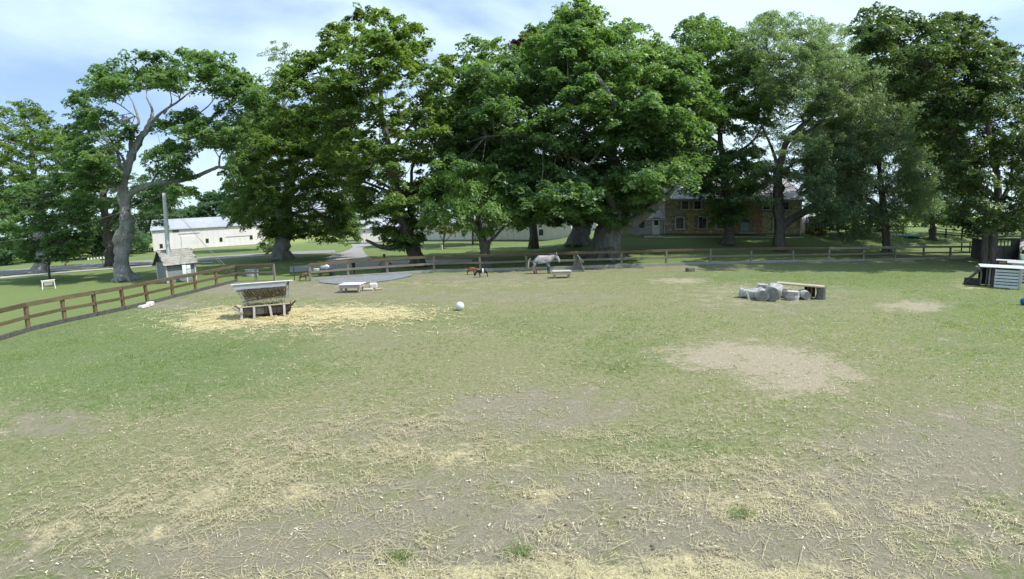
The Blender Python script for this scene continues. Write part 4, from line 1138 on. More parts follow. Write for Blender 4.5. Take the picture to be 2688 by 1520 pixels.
while z < He - .1:
    rh = random.uniform(.2, .38); x = random.uniform(-.2, 0)
    while x < L:
        w = random.uniform(.25, .7) if not (xm[2] < x < xm[4]) else random.uniform(.22, .3)
        cx, cz = x + w / 2, z + rh / 2
        if 0.05 < cx < L - .05 and not any(h[0] - w * .4 < cx < h[1] + w * .4 and h[2] < cz < h[3] for h in holes_):
            pool = [0, 0, 0, 4, 3] if cx < xm[0] else [1, 1, 1, 4, 3] if cx < xm[1] else [4, 4, 1, 0] if cx < xm[2] else [2, 2, 2, 4] if cx < xm[4] else [3, 3, 1, 0]
            st.box((cx, -.02, cz), (w - .035, random.uniform(.07, .13), rh - .03), mi=random.choice(pool), bev=.03, ry=random.uniform(-.02, .02))
        x += w
    z += rh
o = st.build('stones', STONES, hs); tag(o, kind='stuff')
# left wing
a2, b2 = gp(1678, 619), gp(1740, 615)
rz2, L2 = frame_of(a2, b2)
z0w = z_of(a2, 575) - a2.z
wg, L2 = gable_building('white_wing', 'pale clapboard wing with a porch door at the left end of the stone house', a2, Vector((b2.x, b2.y, a2.z)), 6, z0w, z0w + 2, M['house_left'], M['slate'])
for hz in np.arange(.15, z0w - .1, .3):
    MB().box((L2 / 2, -.02, hz), (L2, .05, .27)).build('clapboard', M['house_left'], wg)
x, p = along(a2, b2, 1721)
MB().box((x, -.07, 1.25), (1.0, .1, 2.3)).build('door', M['white_paint'], wg)
MB().box((x + .02, -.13, 1.7), (.55, .04, .9)).build('door_glass', M['glass_dark'], wg)
x, p = along(a2, b2, 1684)
MB().box((x, -.07, 1.5), (.7, .1, 1.1)).build('window', M['glass_dark'], wg)
q = gp(1716, 624)
sl_ = thing('stone_step', 'long pale stone step on the lawn before the white wing', 'step', q, facing(q))
MB().box((0, 0, .1), (2.2, .6, .22), bev=.04).build('slab', M['gravel_light'], sl_)
a3, b3 = gp(2112, 613), gp(2168, 613)
fwh, L3 = gable_building('far_white_shed', 'small white shed behind the white post right of the stone house', a3, Vector((b3.x, b3.y, a3.z)), 4, z_of(a3, 583) - a3.z, z_of(a3, 583) - a3.z + 1.2, M['barn_white'], M['slate'])
for k in range(7): MB().box((L3 * (k + .5) / 7, -.03, 1.1), (L3 / 7 * .5, .06, 2.0)).build('panel', M['board_grey'], fwh)

# dark shed right
a, b = gp(2606, 684), gp(2674, 684)
a = gp(2606, 686); b = gp(2672, 686)
rz, L = frame_of(a, b)
ds = thing('dark_shed', 'dark open-fronted wooden shed with a flat roof behind the pallet pens', 'shed', a, rz)
Hs = z_of(a, 624)
print('dshed', L, Hs)
n = 9
for k in range(n):
    w = L / n
    MB().box(((k + .5) * w, 0, (Hs - .7) / 2), (w - .025, .04, Hs - .7)).build('wall_board', M['board_dark'], ds)
    MB().box((0.02, (k + .5) * .3, Hs / 2 - .1), (.04, .275, Hs - .25)).build('side_board', M['board_dark'], ds)
for k in range(5): MB().box((L * (.12 + .14 * k), 0, Hs - .47), (.10, .06, .5)).build('stud', M['wood_dark'], ds)
MB().box((L * .82, 0, Hs - .47), (L * .34, .05, .5)).build('header_board', M['board_dark'], ds)
MB().box((L / 2, -.02, Hs - .15), (L, .08, .16)).build('top_plate', M['wood_dark'], ds)
MB().box((L / 2, 1.2, Hs + .08), (L + .8, 3.4, .09), rx=-.05).build('roof', M['board_dark'], ds)
MB().box((L, -.05, Hs / 2), (.13, .13, Hs)).build('corner_post', M['post_wood'], ds)
MB().box((L / 2, 2.7, Hs / 2 - .3), (L, .05, Hs - .7)).build('back_wall', M['wood_pale'], ds)
a = gp(2676, 690)
sd = thing('low_grey_shed', 'low grey-roofed shed cut by the right edge beside the dark shed', 'shed', a, facing(a))
MB().box((1.2, 1, .55), (2.2, 2, 1.1)).build('wall', M['board_dark'], sd)
MB().box((1.2, 0.9, 1.55), (2.6, 2.4, .08), rx=.35).build('roof', M['slate'], sd)

# ------------------------------------------------------------------ pallet pens
def pallet_panel(root, x0, x1, y, z0, z1, nsl, ang=0, mat='pallet', nm='slat'):
    hgt = (z1 - z0) / nsl
    for k in range(nsl):
        MB().box(((x0 + x1) / 2, y, z0 + (k + .5) * hgt), (x1 - x0, .03, hgt * .74)).build(nm, M[mat], root)
    for xx in (x0 + .05, x1 - .05): MB().box((xx, y + .045, (z0 + z1) / 2), (.09, .05, z1 - z0)).build('upright', M[mat], root)
    MB().box(((x0 + x1) / 2, y + .11, (z0 + z1) / 2), (x1 - x0 - .05, .02, z1 - z0 - .04)).build('backing', M['board_dark'], root)
pp = gp(2641, 757)
sc = depth_of(pp) / FPX
print('pen', pp, z_of(pp, 703))
pen = thing('pallet_pen', 'pale slatted pallet shelter with a white plywood roof and a black ramp at its left', 'animal shelter', pp, facing(pp) + .12)
Hp = z_of(pp, 704)
xa = Hp * .55
pallet_panel(pen, -xa, xa, 0, 0.0, Hp - .08, 6)
MB().box((xa + .02, -.03, Hp / 2), (.12, .1, Hp)).build('corner_post', M['wood_pale'], pen)
MB().box((-xa - .04, .0, Hp / 2), (.08, .1, Hp)).build('corner_post', M['wood_dark'], pen)
MB().box((-.25, .62, Hp + .03), (2 * xa + 1.0, 1.45, .04), rx=.03).build('roof_sheet', M['metal_white'], pen)
for k in range(3): MB().box((-xa - .08 - .13 * k, .12 + .14 * k, Hp * .48), (.10, .04, Hp * .92), rz=-.6).build('side_board', M['board_grey' if k == 1 else 'board_dark'], pen)
arc = [(-xa - .62, .75, 0), (-xa - .60, .7, Hp * .6), (-xa - .72, .72, Hp * .88), (-xa - .9, .8, Hp * .95)]
MB().tube(catmull(arc, 5), [.05] * 16, 8).build('hoop', M['board_grey'], pen)
MB().box((-.3, 1.3, Hp * .48), (2 * xa + .8, .04, Hp * .95)).build('back_board', M['black'], pen)
MB().box((-xa - 1.0, .95, Hp * .46), (1.25, 1.0, .05), ry=-.82).build('ramp', M['board_dark'], pen)
MB().box((-xa - 1.05, .5, Hp * .2), (.8, .05, Hp * .34)).build('ramp_side', M['rubber'], pen)
pp2 = gp(2690, 742)
pen2 = thing('pallet_pen', 'second pallet shelter behind the first, cut by the right edge of view', 'animal shelter', pp2, facing(pp2) + .05)
H2 = z_of(pp2, 694)
pallet_panel(pen2, -.72, 1.2, 0, 0.02, H2, 6)
MB().box((.3, .6, H2 + .04), (2.6, 1.4, .05)).build('roof_sheet', M['metal_white'], pen2)
p3 = gp(2650, 728)
tb = thing('white_topped_table', 'white board table standing behind the pallet shelters', 'table', p3, facing(p3))
Ht = z_of(p3, 684)
MB().box((0, 0, Ht), (1.7, .9, .05)).build('table_top', M['metal_white'], tb)
for sx in (-1, 1):
    for sy in (-1, 1): MB().box((sx * .75, sy * .35, Ht / 2 - .01), (.08, .08, Ht - .03)).build('leg', M['wood_dark'], tb)
pbk = Vector((p3.x + .95, p3.y - .1, Ht + .04)) 
p4 = at(2685, 688, depth_of(p3) - .3)
bk = thing('bucket', 'pale green bucket standing on the second pallet shelter at the right edge', 'bucket', (p4.x, p4.y, H2 + .065))
MB().tube([(0, 0, 0), (0, 0, .3)], [.12, .15], 16).build('bucket_body', simple('bucket_green', (0.35, 0.5, 0.42), (0.45, 0.6, 0.5), 4), bk)
MB().tube([(0, 0, .3), (0, 0, .34)], [.165, .165], 16).build('lid', M['white_paint'], bk)

def ball(name, label, p, r, mat, cat='ball'):
    import bmesh
    bm = bmesh.new(); bmesh.ops.create_icosphere(bm, subdivisions=4, radius=r)
    for v in bm.verts:                                  # moulded seam and a slight dent
        if abs(v.co.x) < r * .05: v.co *= .975
        if v.co.z < -r * .92: v.co.z = -r * .92
    me = bpy.data.meshes.new(name); bm.to_mesh(me); bm.free()
    me.polygons.foreach_set('use_smooth', [True] * len(me.polygons))
    o = link(name, me, mat, None, (p.x, p.y, p.z + r * .92))
    return tag(o, label, cat)
ball('white_ball', 'white play ball lying alone in the middle of the grass', gp(1208, 814), .185, M['white_paint'])
ball('blue_ball', 'blue play ball on the grass at the right edge', gp(2688, 801), .17, M['blue'])

# ------------------------------------------------------------------ hay feeder
hf = gp(697, 829)
s = depth_of(hf) / FPX * .93
print('feeder', hf, z_of(hf, 738))
fd = thing('hay_feeder', 'roofed hay feeder with a slatted rack of hay over a low wooden trough', 'hay feeder', hf, facing(hf) - .10)
Zr = z_of(hf, 741)
MB().box((.03, 0, Zr - .03), (2.55, 1.25, .04), rx=-.13).build('roof_sheet', M['metal_white'], fd)
MB().box((-.08, -.55, Zr - .08), (2.15, .05, .20)).build('fascia', M['fascia'], fd)
MB().box((1.1, -.2, Zr - .10), (.05, .8, .12)).build('side_rail', M['board_dark'], fd)
for k in range(17):
    x = -1.0 + k * .118
    MB().bar((x - .04, -.52, Zr - .24), (x + .10, -.18, Zr - .60), .022, .022).build('rack_bar', M['metal_grey'], fd)
    MB().bar((x - .04, .52, Zr - .24), (x + .10, .18, Zr - .60), .022, .022).build('rack_bar', M['metal_grey'], fd)
MB().bar((-1.05, -.53, Zr - .24), (.95, -.53, Zr - .24), .04, .04).build('rack_rail', M['board_dark'], fd)
MB().bar((-.95, -.17, Zr - .80), (1.05, -.17, Zr - .62), .04, .04).build('rack_rail', M['metal_grey'], fd)
MB().bar((-.95, .17, Zr - .80), (1.05, .17, Zr - .62), .04, .04).build('rack_rail', M['metal_grey'], fd)
for x, y in ((-1.0, -.42), (-.92, .42), (1.05, -.42), (1.1, .42), (-.88, -.3)):
    MB().bar((x, y, Zr - .05), (x + (.22 if x < 0 else -.1), y * .9, .2), .035, .035).build('leg', M['metal_grey'], fd)
rg = np.random.default_rng(21)
def straw_mesh(P, L, w, rg, tiltz=.15, lift=0.0):
    N = len(P)
    an = rg.uniform(0, np.pi, N); el = rg.normal(0, tiltz, N)
    d = np.stack([np.cos(an) * np.cos(el), np.sin(an) * np.cos(el), np.sin(el)], 1)
    side = np.stack([-np.sin(an), np.cos(an), rg.normal(0, .1, N)], 1)
    bend = rg.normal(0, .03, N)[:, None] * side * L[:, None]
    up = np.zeros((N, 3)); up[:, 2] = np.abs(rg.normal(0, .06, N)) * L + .012 + lift
    A0 = P - d * L[:, None] * .5 + up; B0 = P + d * L[:, None] * .5 + up; C0 = P + bend + up + np.array([0, 0, 1]) * (np.abs(rg.normal(0, .05, N)) * L)[:, None]
    s_ = side * w[:, None] * .5
    V = np.stack([A0 - s_, A0 + s_, C0 + s_, C0 - s_, B0 + s_ * .7, B0 - s_ * .7], 1).reshape(-1, 3)
    V[:, 2] = np.maximum(V[:, 2], V[:, 2] * 0 + .004) if tiltz < 1 and abs(P[:, 2]).max() < .01 else V[:, 2]
    b_ = (np.arange(N) * 6)[:, None]
    Q = np.concatenate([b_ + np.array([0, 1, 2, 3]), b_ + np.array([3, 2, 4, 5])], 0)
    return V, Q
n = 2600
u = rg.uniform(0, 1, n)
P = np.stack([rg.uniform(-.82, 1.0, n), rg.uniform(-1, 1, n) * (.18 + .33 * u), Zr - .66 + u * .40 - .08 * rg.uniform(0, 1, n)], 1)
V, Q = straw_mesh(P, rg.uniform(.12, .4, n), rg.uniform(.006, .014, n), rg, tiltz=.9)
tag(np_mesh('hay', V, Q, M['hay'], fd), kind='stuff')
tr = [(-1.05, .50), (-.82, .14), (1.0, .14), (1.25, .50)]
for sy, nm in ((-1, 'trough_side'), (1, 'trough_side')):
    for k, (x0, x1) in enumerate(((-1.0, -.5), (-.48, .0), (.02, .5), (.52, 1.12))):
        MB().bar((x0 + .0, sy * .42, .33), (x1, sy * .42, .33 + random.uniform(-.01, .01)), .04, .33).build('trough_board', M['wood_dark' if k != 1 else 'board_dark'], fd)
MB().bar((-1.28, -.3, .56), (-.85, -.36, .26), .5, .04).build('trough_end', M['post_wood'], fd)
MB().bar((1.0, -.3, .28), (1.36, -.3, .60), .5, .04).build('trough_end', M['wood_dark'], fd)
MB().box((.05, 0, .16), (2.0, .84, .04)).build('trough_floor', M['wood_dark'], fd)
MB().box((.05, -.45, .52), (2.1, .06, .05)).build('trough_rim', M['wood_tan'], fd)
for x in (-.95, -.42, .28, .85): MB().box((x, -.47, .22), (.10, .08, .54), ry=random.uniform(-.12, .12)).build('trough_leg', M['wood_pale'], fd)
for x in (-.9, .85): MB().box((x, .45, .2), (.10, .08, .5)).build('trough_leg', M['post_wood'], fd)
n = 1400
P = np.stack([rg.uniform(-.95, 1.05, n), rg.uniform(-.36, .36, n), .42 + rg.uniform(0, .12, n)], 1)
V, Q = straw_mesh(P, rg.uniform(.1, .35, n), rg.uniform(.006, .014, n), rg, tiltz=.4)
tag(np_mesh('trough_hay', V, Q, M['straw'], fd), kind='stuff')

# ------------------------------------------------------------------ platforms, logs, hut
def platform(name, label, base, w, d, h, top_m, side_m, cat, rz=0, nb=4, legm=None):
    r = thing(name, label, cat, base, facing(base) + rz)
    for k in range(nb):
        MB().box((random.uniform(-.02, .02), -d / 2 + (k + .5) * d / nb, h - .02), (w + random.uniform(-.05, .05), d / nb - .02, .045)).build('plank', M[top_m], r)
    for sy in (-1, 1): MB().box((0, sy * (d / 2 - .05), h - .13), (w * .94, .05, .16)).build('apron', M[side_m], r)
    for sx in (-1, 1):
        MB().box((sx * (w / 2 - .06), 0, h - .13), (.05, d * .8, .16)).build('end_board', M[side_m], r)
        for sy in (-1, 1): MB().box((sx * (w / 2 - .14), sy * (d / 2 - .12), (h - .05) / 2), (.11, .11, h - .04)).build('leg', M[legm or side_m], r)
    return r
platform('climbing_platform', 'low white-topped wooden platform near the gravel pad', gp(925, 765), 1.32, 1.0, .46, 'metal_white', 'wood_pink', 'platform', rz=-.35)
platform('climbing_platform', 'small grey plank platform in front of the donkey', gp(1474, 728), 1.2, .8, .42, 'wood_pale', 'wood_tan', 'platform', rz=.1)
p = gp(980, 756)
o = MB().box((0, 0, .14), (.5, .42, .34), bev=.14, rz=.3).build('white_rock', M['rock'], None, p); tag(o, 'bright white rock beside the white-topped platform', 'rock')
p = gp(966, 761)
o = MB().box((0, 0, .04), (.55, .35, .08), bev=.03, rz=.1).build('flat_stone', M['gravel_light'], None, p); tag(o, 'flat pale stone just left of the white rock', 'stone')
p = gp(994, 760)
o = MB().box((0, 0, .04), (.4, .3, .08), bev=.03, rz=.4).build('flat_stone', M['wood_tan'], None, p); tag(o, 'flat pale stone just right of the white rock', 'stone')
p = gp(1812, 712)
o = MB().box((0, 0, .12), (.58, .4, .26), bev=.03, rz=.3).build('stone_block', M['stone_dark'], None, p); tag(o, 'dark square block on the soil before the back fence', 'block')
for k, (px, py, w) in enumerate(((372, 809, .32), (383, 807, .36), (395, 803, .5))):
    p = gp(px, py); o = MB().box((0, 0, w * .2), (w, w * .7, w * .5), bev=w * .2, rz=k).build('fence_rock', M['rock'], None, p)
    tag(o, ['leftmost pale rock at the foot of the left fence', 'middle pale rock at the foot of the left fence', 'largest pale rock at the foot of the left fence'][k], 'rock', 'rocks at the left fence')

def log(name, label, p, r, L, ang, mat='log_bark', upright=False, tilt=0.0, cat='log'):
    t = thing(name, label, cat, p, ang, group='logs of the wood pile')
    if upright: pts = [(0, 0, -.03 + (L + .03) * k / 7) for k in range(8)]; endc = Vector((0, 0, L + .004))
    else: pts = [(0, -L / 2 + L * k / 7, r * .9 + tilt * k / 7) for k in range(8)]
    MB().tube(pts, [r * (1 + random.uniform(-.05, .06)) for _ in range(8)], 22, rough=.5, ridge=.07, seed=r * 40).build('bark', M[mat], t, smooth=False)
    if upright: MB().tube([(0, 0, L - .01), (0, 0, L + .012)], [r * .9, r * .9], 18).build('cut_face', M['wood_pale'], t)
    else: MB().tube([(0, -L / 2 - .012, r * .9), (0, -L / 2 + .01, r * .9)], [r * .88, r * .88], 18, rough=.35).build('cut_face', M['log_rings'], t)
    return t
fz = lambda p: facing(p)
p = gp(2011, 790); log('log', 'dark-ended log, left one of the two lying end-on in the pile', p + Vector((0, .45, 0)), .25, 1.0, fz(p) + .1)
p = gp(2046, 791); log('log', 'thickest log with a checked grey end, right one of the two lying end-on', p + Vector((0, .5, 0)), .33, 1.1, fz(p) - .1)
p = gp(1975, 785); log('log', 'pale grey log lying sideways at the left end of the pile', p + Vector((0, .3, 0)), .24, .85, fz(p) + 1.25)
p = gp(2088, 789); log('stump', 'pale upright stump at the front right of the pile', p + Vector((0, .25, 0)), .29, .38, 0, upright=True, cat='stump')
p = gp(2007, 777); log('stump', 'taller upright stump with split bark at the back left of the pile', p + Vector((0, .3, 0)), .26, .52, 0, upright=True, cat='stump')
p = gp(2034, 776); log('log', 'brown peeled log behind the two end-on logs', p + Vector((0, .4, 0)), .16, .8, fz(p) + 1.4, mat='post_brown', tilt=.2)
p = gp(2066, 783); log('log', 'pale log wedged between the thickest log and the front stump', p + Vector((0, .35, 0)), .21, .7, fz(p) + 1.3, tilt=-.1)
p = gp(2122, 788); log('log', 'short pale log under the slab table at the right end of the pile', p + Vector((0, .4, 0)), .20, .6, fz(p) + .5)
p = gp(1966, 787); o = MB().bar((0, 0, .02), (-.12, 0, .36), .07, .07).build('stick', M['wood_pale'], None, p); tag(o, 'short white stick leaning on the left end of the log pile', 'stick')
p = gp(2104, 783)
pt = thing('plank_table', 'long tan slab laid as a table across the right half of the log pile', 'table', p, facing(p))
for k in range(2): MB().box((-.1 + .02 * k, .12 + .36 * k, .60 - .02 * k), (2.15, .34, .07), rz=.02, ry=.04).build('slab', M['wood_tan'], pt)
MB().box((.25, .1, .28), (.09, .1, .52), ry=.1).build('leg', M['wood_dark'], pt)
MB().box((.42, .25, .28), (.07, .1, .52)).build('leg', M['post_brown'], pt)
MB().tube([(.85, .25, 0), (.86, .25, .25), (.84, .25, .54)], [.25, .21, .22], 14, rough=.3).build('block_leg', M['log_end'], pt)
MB().box((.35, .5, .27), (.5, .06, .5)).build('back_board', M['wood_dark'], pt)

q = gp(1516, 711)
hut = thing('bark_hut', 'small A-frame hut covered with bark slabs against the back fence', 'hut', q, facing(q))
for sx in (-1, 1):
    for k in range(5):
        MB().bar((sx * .46, -.35 + k * .17, 0), (sx * .02, -.35 + k * .17, 1.12), .15, .04).build('slab', M['post_wood' if k % 2 else 'bark_grey'], hut)
m = MB().add([(-.4, -.3, 0), (.4, -.3, 0), (0, -.3, 1.0), (-.4, -.26, 0), (.4, -.26, 0), (0, -.26, 1.0)], [(0, 1, 2), (5, 4, 3), (0, 2, 5, 3), (1, 4, 5, 2), (0, 3, 4, 1)]).build('front_board', M['bark_grey'], hut)
MB().box((0, -.34, .06), (.95, .05, .12)).build('sill', M['board_grey'], hut)
MB().bar((.03, -.42, 1.1), (.42, -.38, .62), .05, .09).build('bargeboard', M['board_grey'], hut)

# things behind the fence
q = gp(851, 724)
ct = thing('garden_cart', 'garden cart loaded with grey tarp and a white tub behind the fence', 'cart', q, facing(q))
MB().box((0.1, 0, .38), (1.25, .6, .16)).build('bed', M['black'], ct)
for x in (-.3, .55):
    for y in (-.33, .33):
        MB().tube([(x, y - .03, .17), (x, y + .03, .17)], [.17, .17], 16).build('wheel', M['rubber'], ct)
MB().tube([(-.55, -.05, .46), (-.55, -.05, .60)], [.2, .24], 14).build('white_tub', M['white_paint'], ct)
MB().tube(catmull([(-.25, 0, .46), (.0, 0, .66), (.3, 0, .60), (.5, 0, .46)], 4), [.10, .15, .2, .22, .24, .24, .24, .25, .24, .22, .2, .15, .08], 12, rough=.6).build('tarp', M['metal_grey'], ct, smooth=True)
MB().tube(catmull([(.5, 0, .45), (.55, 0, .95), (.85, 0, 1.0), (1.0, 0, .75)], 5), [.05] * 16, 8).build('handle', M['fascia'], ct)
q = gp(1012, 716)
ck = thing('cone_shelter', 'dark cone-roofed feeder with a knob on top behind the back fence', 'feeder', q, facing(q))
MB().tube([(0, 0, .62), (0, 0, 1.12)], [.56, .08], 14).build('cone_roof', M['rubber'], ck)
MB().tube([(0, 0, 1.1), (0, 0, 1.24), (-.03, 0, 1.32), (-.05, 0, 1.45)], [.05, .05, .12, .08], 10).build('knob', M['black'], ck)
MB().tube([(0, 0, 0), (0, 0, .64)], [.3, .34], 12).build('drum', M['board_dark'], ck)
q = gp(1246, 627)
sb = thing('bird_bath', 'dark pedestal bird bath standing before the long white outbuilding', 'bird bath', q)
MB().tube([(0, 0, 0), (0, 0, .1), (0, 0, .9), (0, 0, 1.05)], [.3, .16, .13, .3], 12).build('pedestal', M['rubber'], sb)
MB().tube([(0, 0, 1.05), (0, 0, 1.2)], [.5, .62], 16).build('bowl', M['rubber'], sb)
q = gp(1160, 655)
stk = thing('tree_guard', 'pale mesh guard around the foot of the staked sapling', 'tree guard', q)
for x in (-.14, .12): MB().box((x, 0, .45), (.06, .06, 1.0)).build('stake', M['wood_tan'], stk)
MB().tube([(0, 0, 0), (0, 0, .6)], [.15, .15], 10).build('sleeve', M['wood_pale'], stk)
q = gp(2534, 659)
bt = thing('small_dark_table', 'small dark tilted-top stand beyond the fence left of the twin-trunk maple', 'stand', q, facing(q))
MB().box((0, 0, 1.02), (1.35, .7, .07), rx=.15, ry=-.12).build('top', M['wood_dark'], bt)
for sx in (-1, 1): MB().box((sx * .42, 0, .48), (.14, .14, 1.0)).build('leg', M['wood_dark'], bt)
q = gp(2383, 621)
tp = thing('turquoise_cover', 'low turquoise ground cover on the far right lawn', 'cover', q, facing(q))
MB().tube([(0, 0, 0), (0, 0, .12), (0, 0, .25)], [1.5, 1.6, 1.2], 20).build('cover', M['teal'], tp)
q = gp(662, 724)
bw = thing('blue_board', 'pale blue water tub behind the short fence panel', 'tub', q, facing(q))
MB().tube([(0, 0, 0), (0, 0, .5)], [.5, .56], 20).build('tub', M['fascia'], bw)
MB().tube([(0, 0, .5), (0, 0, .55)], [.6, .6], 20).build('rim', M['gravel_blue'], bw)

# ------------------------------------------------------------------ animals
def skin(name, V, E, R, mat, parent, levels=2, root=0):
    me = bpy.data.meshes.new(name)
    me.from_pydata([tuple(v) for v in V], E, [])
    o = bpy.data.objects.new(name, me); COL.objects.link(o)
    sk = o.modifiers.new('skin', 'SKIN')
    for i, r in enumerate(R):
        rr = r if isinstance(r, tuple) else (r, r)
        me.skin_vertices[0].data[i].radius = rr
    me.skin_vertices[0].data[root].use_root = True
    ss = o.modifiers.new('sub', 'SUBSURF'); ss.levels = levels; ss.render_levels = levels
    dg = bpy.context.evaluated_depsgraph_get(); dg.update()
    ev_ = o.evaluated_get(dg)
    m2 = bpy.data.meshes.new_from_object(ev_, preserve_all_data_layers=False, depsgraph=dg)
    m2.polygons.foreach_set('use_smooth', [True] * len(m2.polygons))
    bpy.data.objects.remove(o)
    m2.materials.clear()
    return link(name, m2, mat, parent)

def coat(name, stops, scale=3.0, zdark=None):
    m, n, l, b = new_mat(name)
    f = noise_node(n, l, scale, 2, .5)
    c = ramp(n, l, f, stops)
    if zdark:
        tc = n.new('ShaderNodeTexCoord'); sx = n.new('ShaderNodeSeparateXYZ'); l.new(tc.outputs['Object'], sx.inputs[0])
        t = ramp(n, l, math_(n, l, 'MULTIPLY', sx.outputs['Z'], 1.0), [(zdark[0], (1, 1, 1)), (zdark[1], (0, 0, 0))])
        c = mixc(n, l, t, c, zdark[2])
    l.new(c, b.inputs['Base Color']); b.inputs['Roughness'].default_value = .9
    return m

def donkey(label, q, rz):
    r = thing('donkey', label, 'donkey', q, rz)
    grey = coat('donkey_coat', [(.35, (.25, .235, .235)), (.65, (.42, .40, .40))], 4)
    dark = coat('donkey_points', [(.3, (.07, .07, .09)), (.7, (.13, .13, .16))])
    V = [(-.62, 0, 1.0), (-.35, 0, .98), (0, 0, .92), (.35, 0, .96), (.55, 0, 1.02), (.76, 0, 1.12), (.92, 0, 1.13), (1.02, 0, 1.08), (1.12, 0, .90), (1.17, 0, .76)]
    R = [(.20, .22), (.25, .27), (.26, .30), (.23, .27), (.17, .22), (.11, .16), (.10, .13), (.105, .13), (.075, .085), (.06, .06)]
    E = [(i, i + 1) for i in range(9)]
    def leg(x, y, hind, st):
        b0 = len(V)
        if hind: P = [(x, y * .9, .78), (x + .06, y, .62), (x - .10, y, .42), (x - .04 + st, y, .16), (x + .02 + st, y, .05)]; RR = [.13, .09, .05, .036, .045]; E.append((0, b0))
        else: P = [(x, y * .9, .74), (x, y, .58), (x + .01 + st, y, .38), (x + st, y, .16), (x + .03 + st, y, .05)]; RR = [.10, .07, .046, .034, .045]; E.append((3, b0))
        V.extend(P); R.extend(RR); E.extend((b0 + k, b0 + k + 1) for k in range(4))
    leg(-.58, .13, True, 0); leg(-.55, -.13, True, .10); leg(.36, .12, False, 0); leg(.40, -.12, False, .08)
    skin('body', V, E, R, grey, r, root=2)
    for s_, x in ((-1, .80), (1, .86)):
        skin('ear', [(.98, s_ * .06, 1.2), (.97, s_ * .10, 1.33), (.985, s_ * .12, 1.46)], [(0, 1), (1, 2)], [(.03, .03), (.045, .03), (.012, .012)], grey, r)
    skin('tail', [(-.80, 0, 1.05), (-.92, 0, .92), (-.96, 0, .62), (-.97, 0, .36)], [(0, 1), (1, 2), (2, 3)], [.035, .035, .05, .03], coat('tail_hair', [(.3, (.36, .35, .27)), (.7, (.5, .48, .38))]), r)
    skin('mane', [(.42, 0, 1.27), (.62, 0, 1.31), (.84, 0, 1.30)], [(0, 1), (1, 2)], [(.025, .05)] * 3, dark, r)
    skin('muzzle', [(1.14, 0, .84), (1.185, 0, .74)], [(0, 1)], [.066, .062], coat('muzzle_coat', [(.3, (.5, .48, .46)), (.7, (.6, .58, .56))]), r)
    for x in (-.56, -.43, .47, .39):
        pass
    for x, y in ((-.56, .13), (-.43, -.13), (.39, .12), (.51, -.12)): MB().tube([(x, y, 0), (x, y, .07)], [.06, .05], 10).build('hoof', M['black'], r)
    for sy in (-1, 1): MB().tube([(1.05, sy * .098, 1.06), (1.05, sy * .112, 1.06)], [.02, .014], 8).build('eye', M['black'], r)
    for x, y, c in ((-.60, .13, 0), (-.53, -.13, 0)):
        MB().tube([(x + .04 + (.0 if y > 0 else .08), y, .07), (x + .02 + (.0 if y > 0 else .08), y, .30)], [.052, .052], 10).build('leg_wrap', simple('wrap_red', (.30, .09, .06), (.40, .13, .09), 6), r)
    for x, y in ((.375, .12), (.475, -.12)):
        MB().tube([(x, y, .10), (x, y, .52)], [.052, .066], 10).build('leg_wrap', simple('wrap_blue', (.07, .09, .15), (.13, .16, .24), 6), r)
    return r
q = gp(1424, 718)
donkey('grey donkey with a pale tail standing in profile at the back fence', q, facing(q) + .05)

def goat(label, q, rz, body_m, band_m, grazing=True, s=.62, horn=True):
    r = thing('goat', label, 'goat', q, rz, group='goats in the paddock')
    r.scale = (s, s, s)
    V = [(-.50, 0, .66), (-.25, 0, .64), (0, 0, .62), (.28, 0, .66), (.44, 0, .70)]
    R = [(.17, .18), (.22, .23), (.24, .25), (.20, .22), (.14, .17)]
    if grazing: V += [(.62, 0, .62), (.76, 0, .42), (.84, 0, .26), (.92, 0, .10)]
    else: V += [(.56, 0, .86), (.64, 0, 1.02), (.76, 0, 1.0), (.90, 0, .92)]
    R += [(.10, .13), (.09, .11), (.085, .10), (.05, .055)]
    E = [(i, i + 1) for i in range(8)]
    for x, y, a_, k in ((-.46, .11, 0, 1), (-.44, -.11, 0, 1), (.30, .10, 3, 0), (.34, -.10, 3, 0)):
        b0 = len(V)
        P = [(x, y, .48), (x + .05, y, .36), (x - .07, y, .25), (x - .02, y, .04)] if k else [(x, y, .46), (x, y, .34), (x + .01, y, .22), (x, y, .04)]
        V += P; R += [.09, .06, .035, .032]; E += [(a_, b0), (b0, b0 + 1), (b0 + 1, b0 + 2), (b0 + 2, b0 + 3)]
    skin('body', V, E, R, body_m, r, root=2)
    if band_m: skin('belly_band', [(-.14, 0, .62), (.0, 0, .62), (.12, 0, .62)], [(0, 1), (1, 2)], [(.24, .26), (.32, .34), (.24, .26)], band_m, r)
    hx, hz = (.74, .46) if grazing else (.66, 1.07)
    for sy in (-1, 1):
        skin('ear', [(hx, sy * .07, hz), (hx - .04, sy * .17, hz - .02), (hx - .05, sy * .24, hz - .06)], [(0, 1), (1, 2)], [.02, .035, .01], body_m, r)
        if horn: skin('horn', [(hx - .0, sy * .04, hz + .05), (hx - .08, sy * .06, hz + .16), (hx - .2, sy * .08, hz + .18)], [(0, 1), (1, 2)], [.028, .02, .008], M['post_wood'], r)
    skin('tail', [(-.62, 0, .78), (-.70, 0, .88), (-.72, 0, .94)], [(0, 1), (1, 2)], [.04, .035, .015], body_m, r)
    for x, y in ((-.48, .11), (-.46, -.11), (.30, .10), (.34, -.10)): MB().tube([(x, y, 0), (x, y, .06)], [.038, .03], 8).build('hoof', M['black'], r)
    return r
blk = coat('goat_black', [(.42, (.016, .017, .02)), (.62, (.035, .036, .042)), (.70, (.30, .30, .30))], 3.2)
brn = coat('goat_brown', [(.35, (.12, .038, .018)), (.6, (.20, .075, .035)), (.72, (.05, .02, .012))], 3)
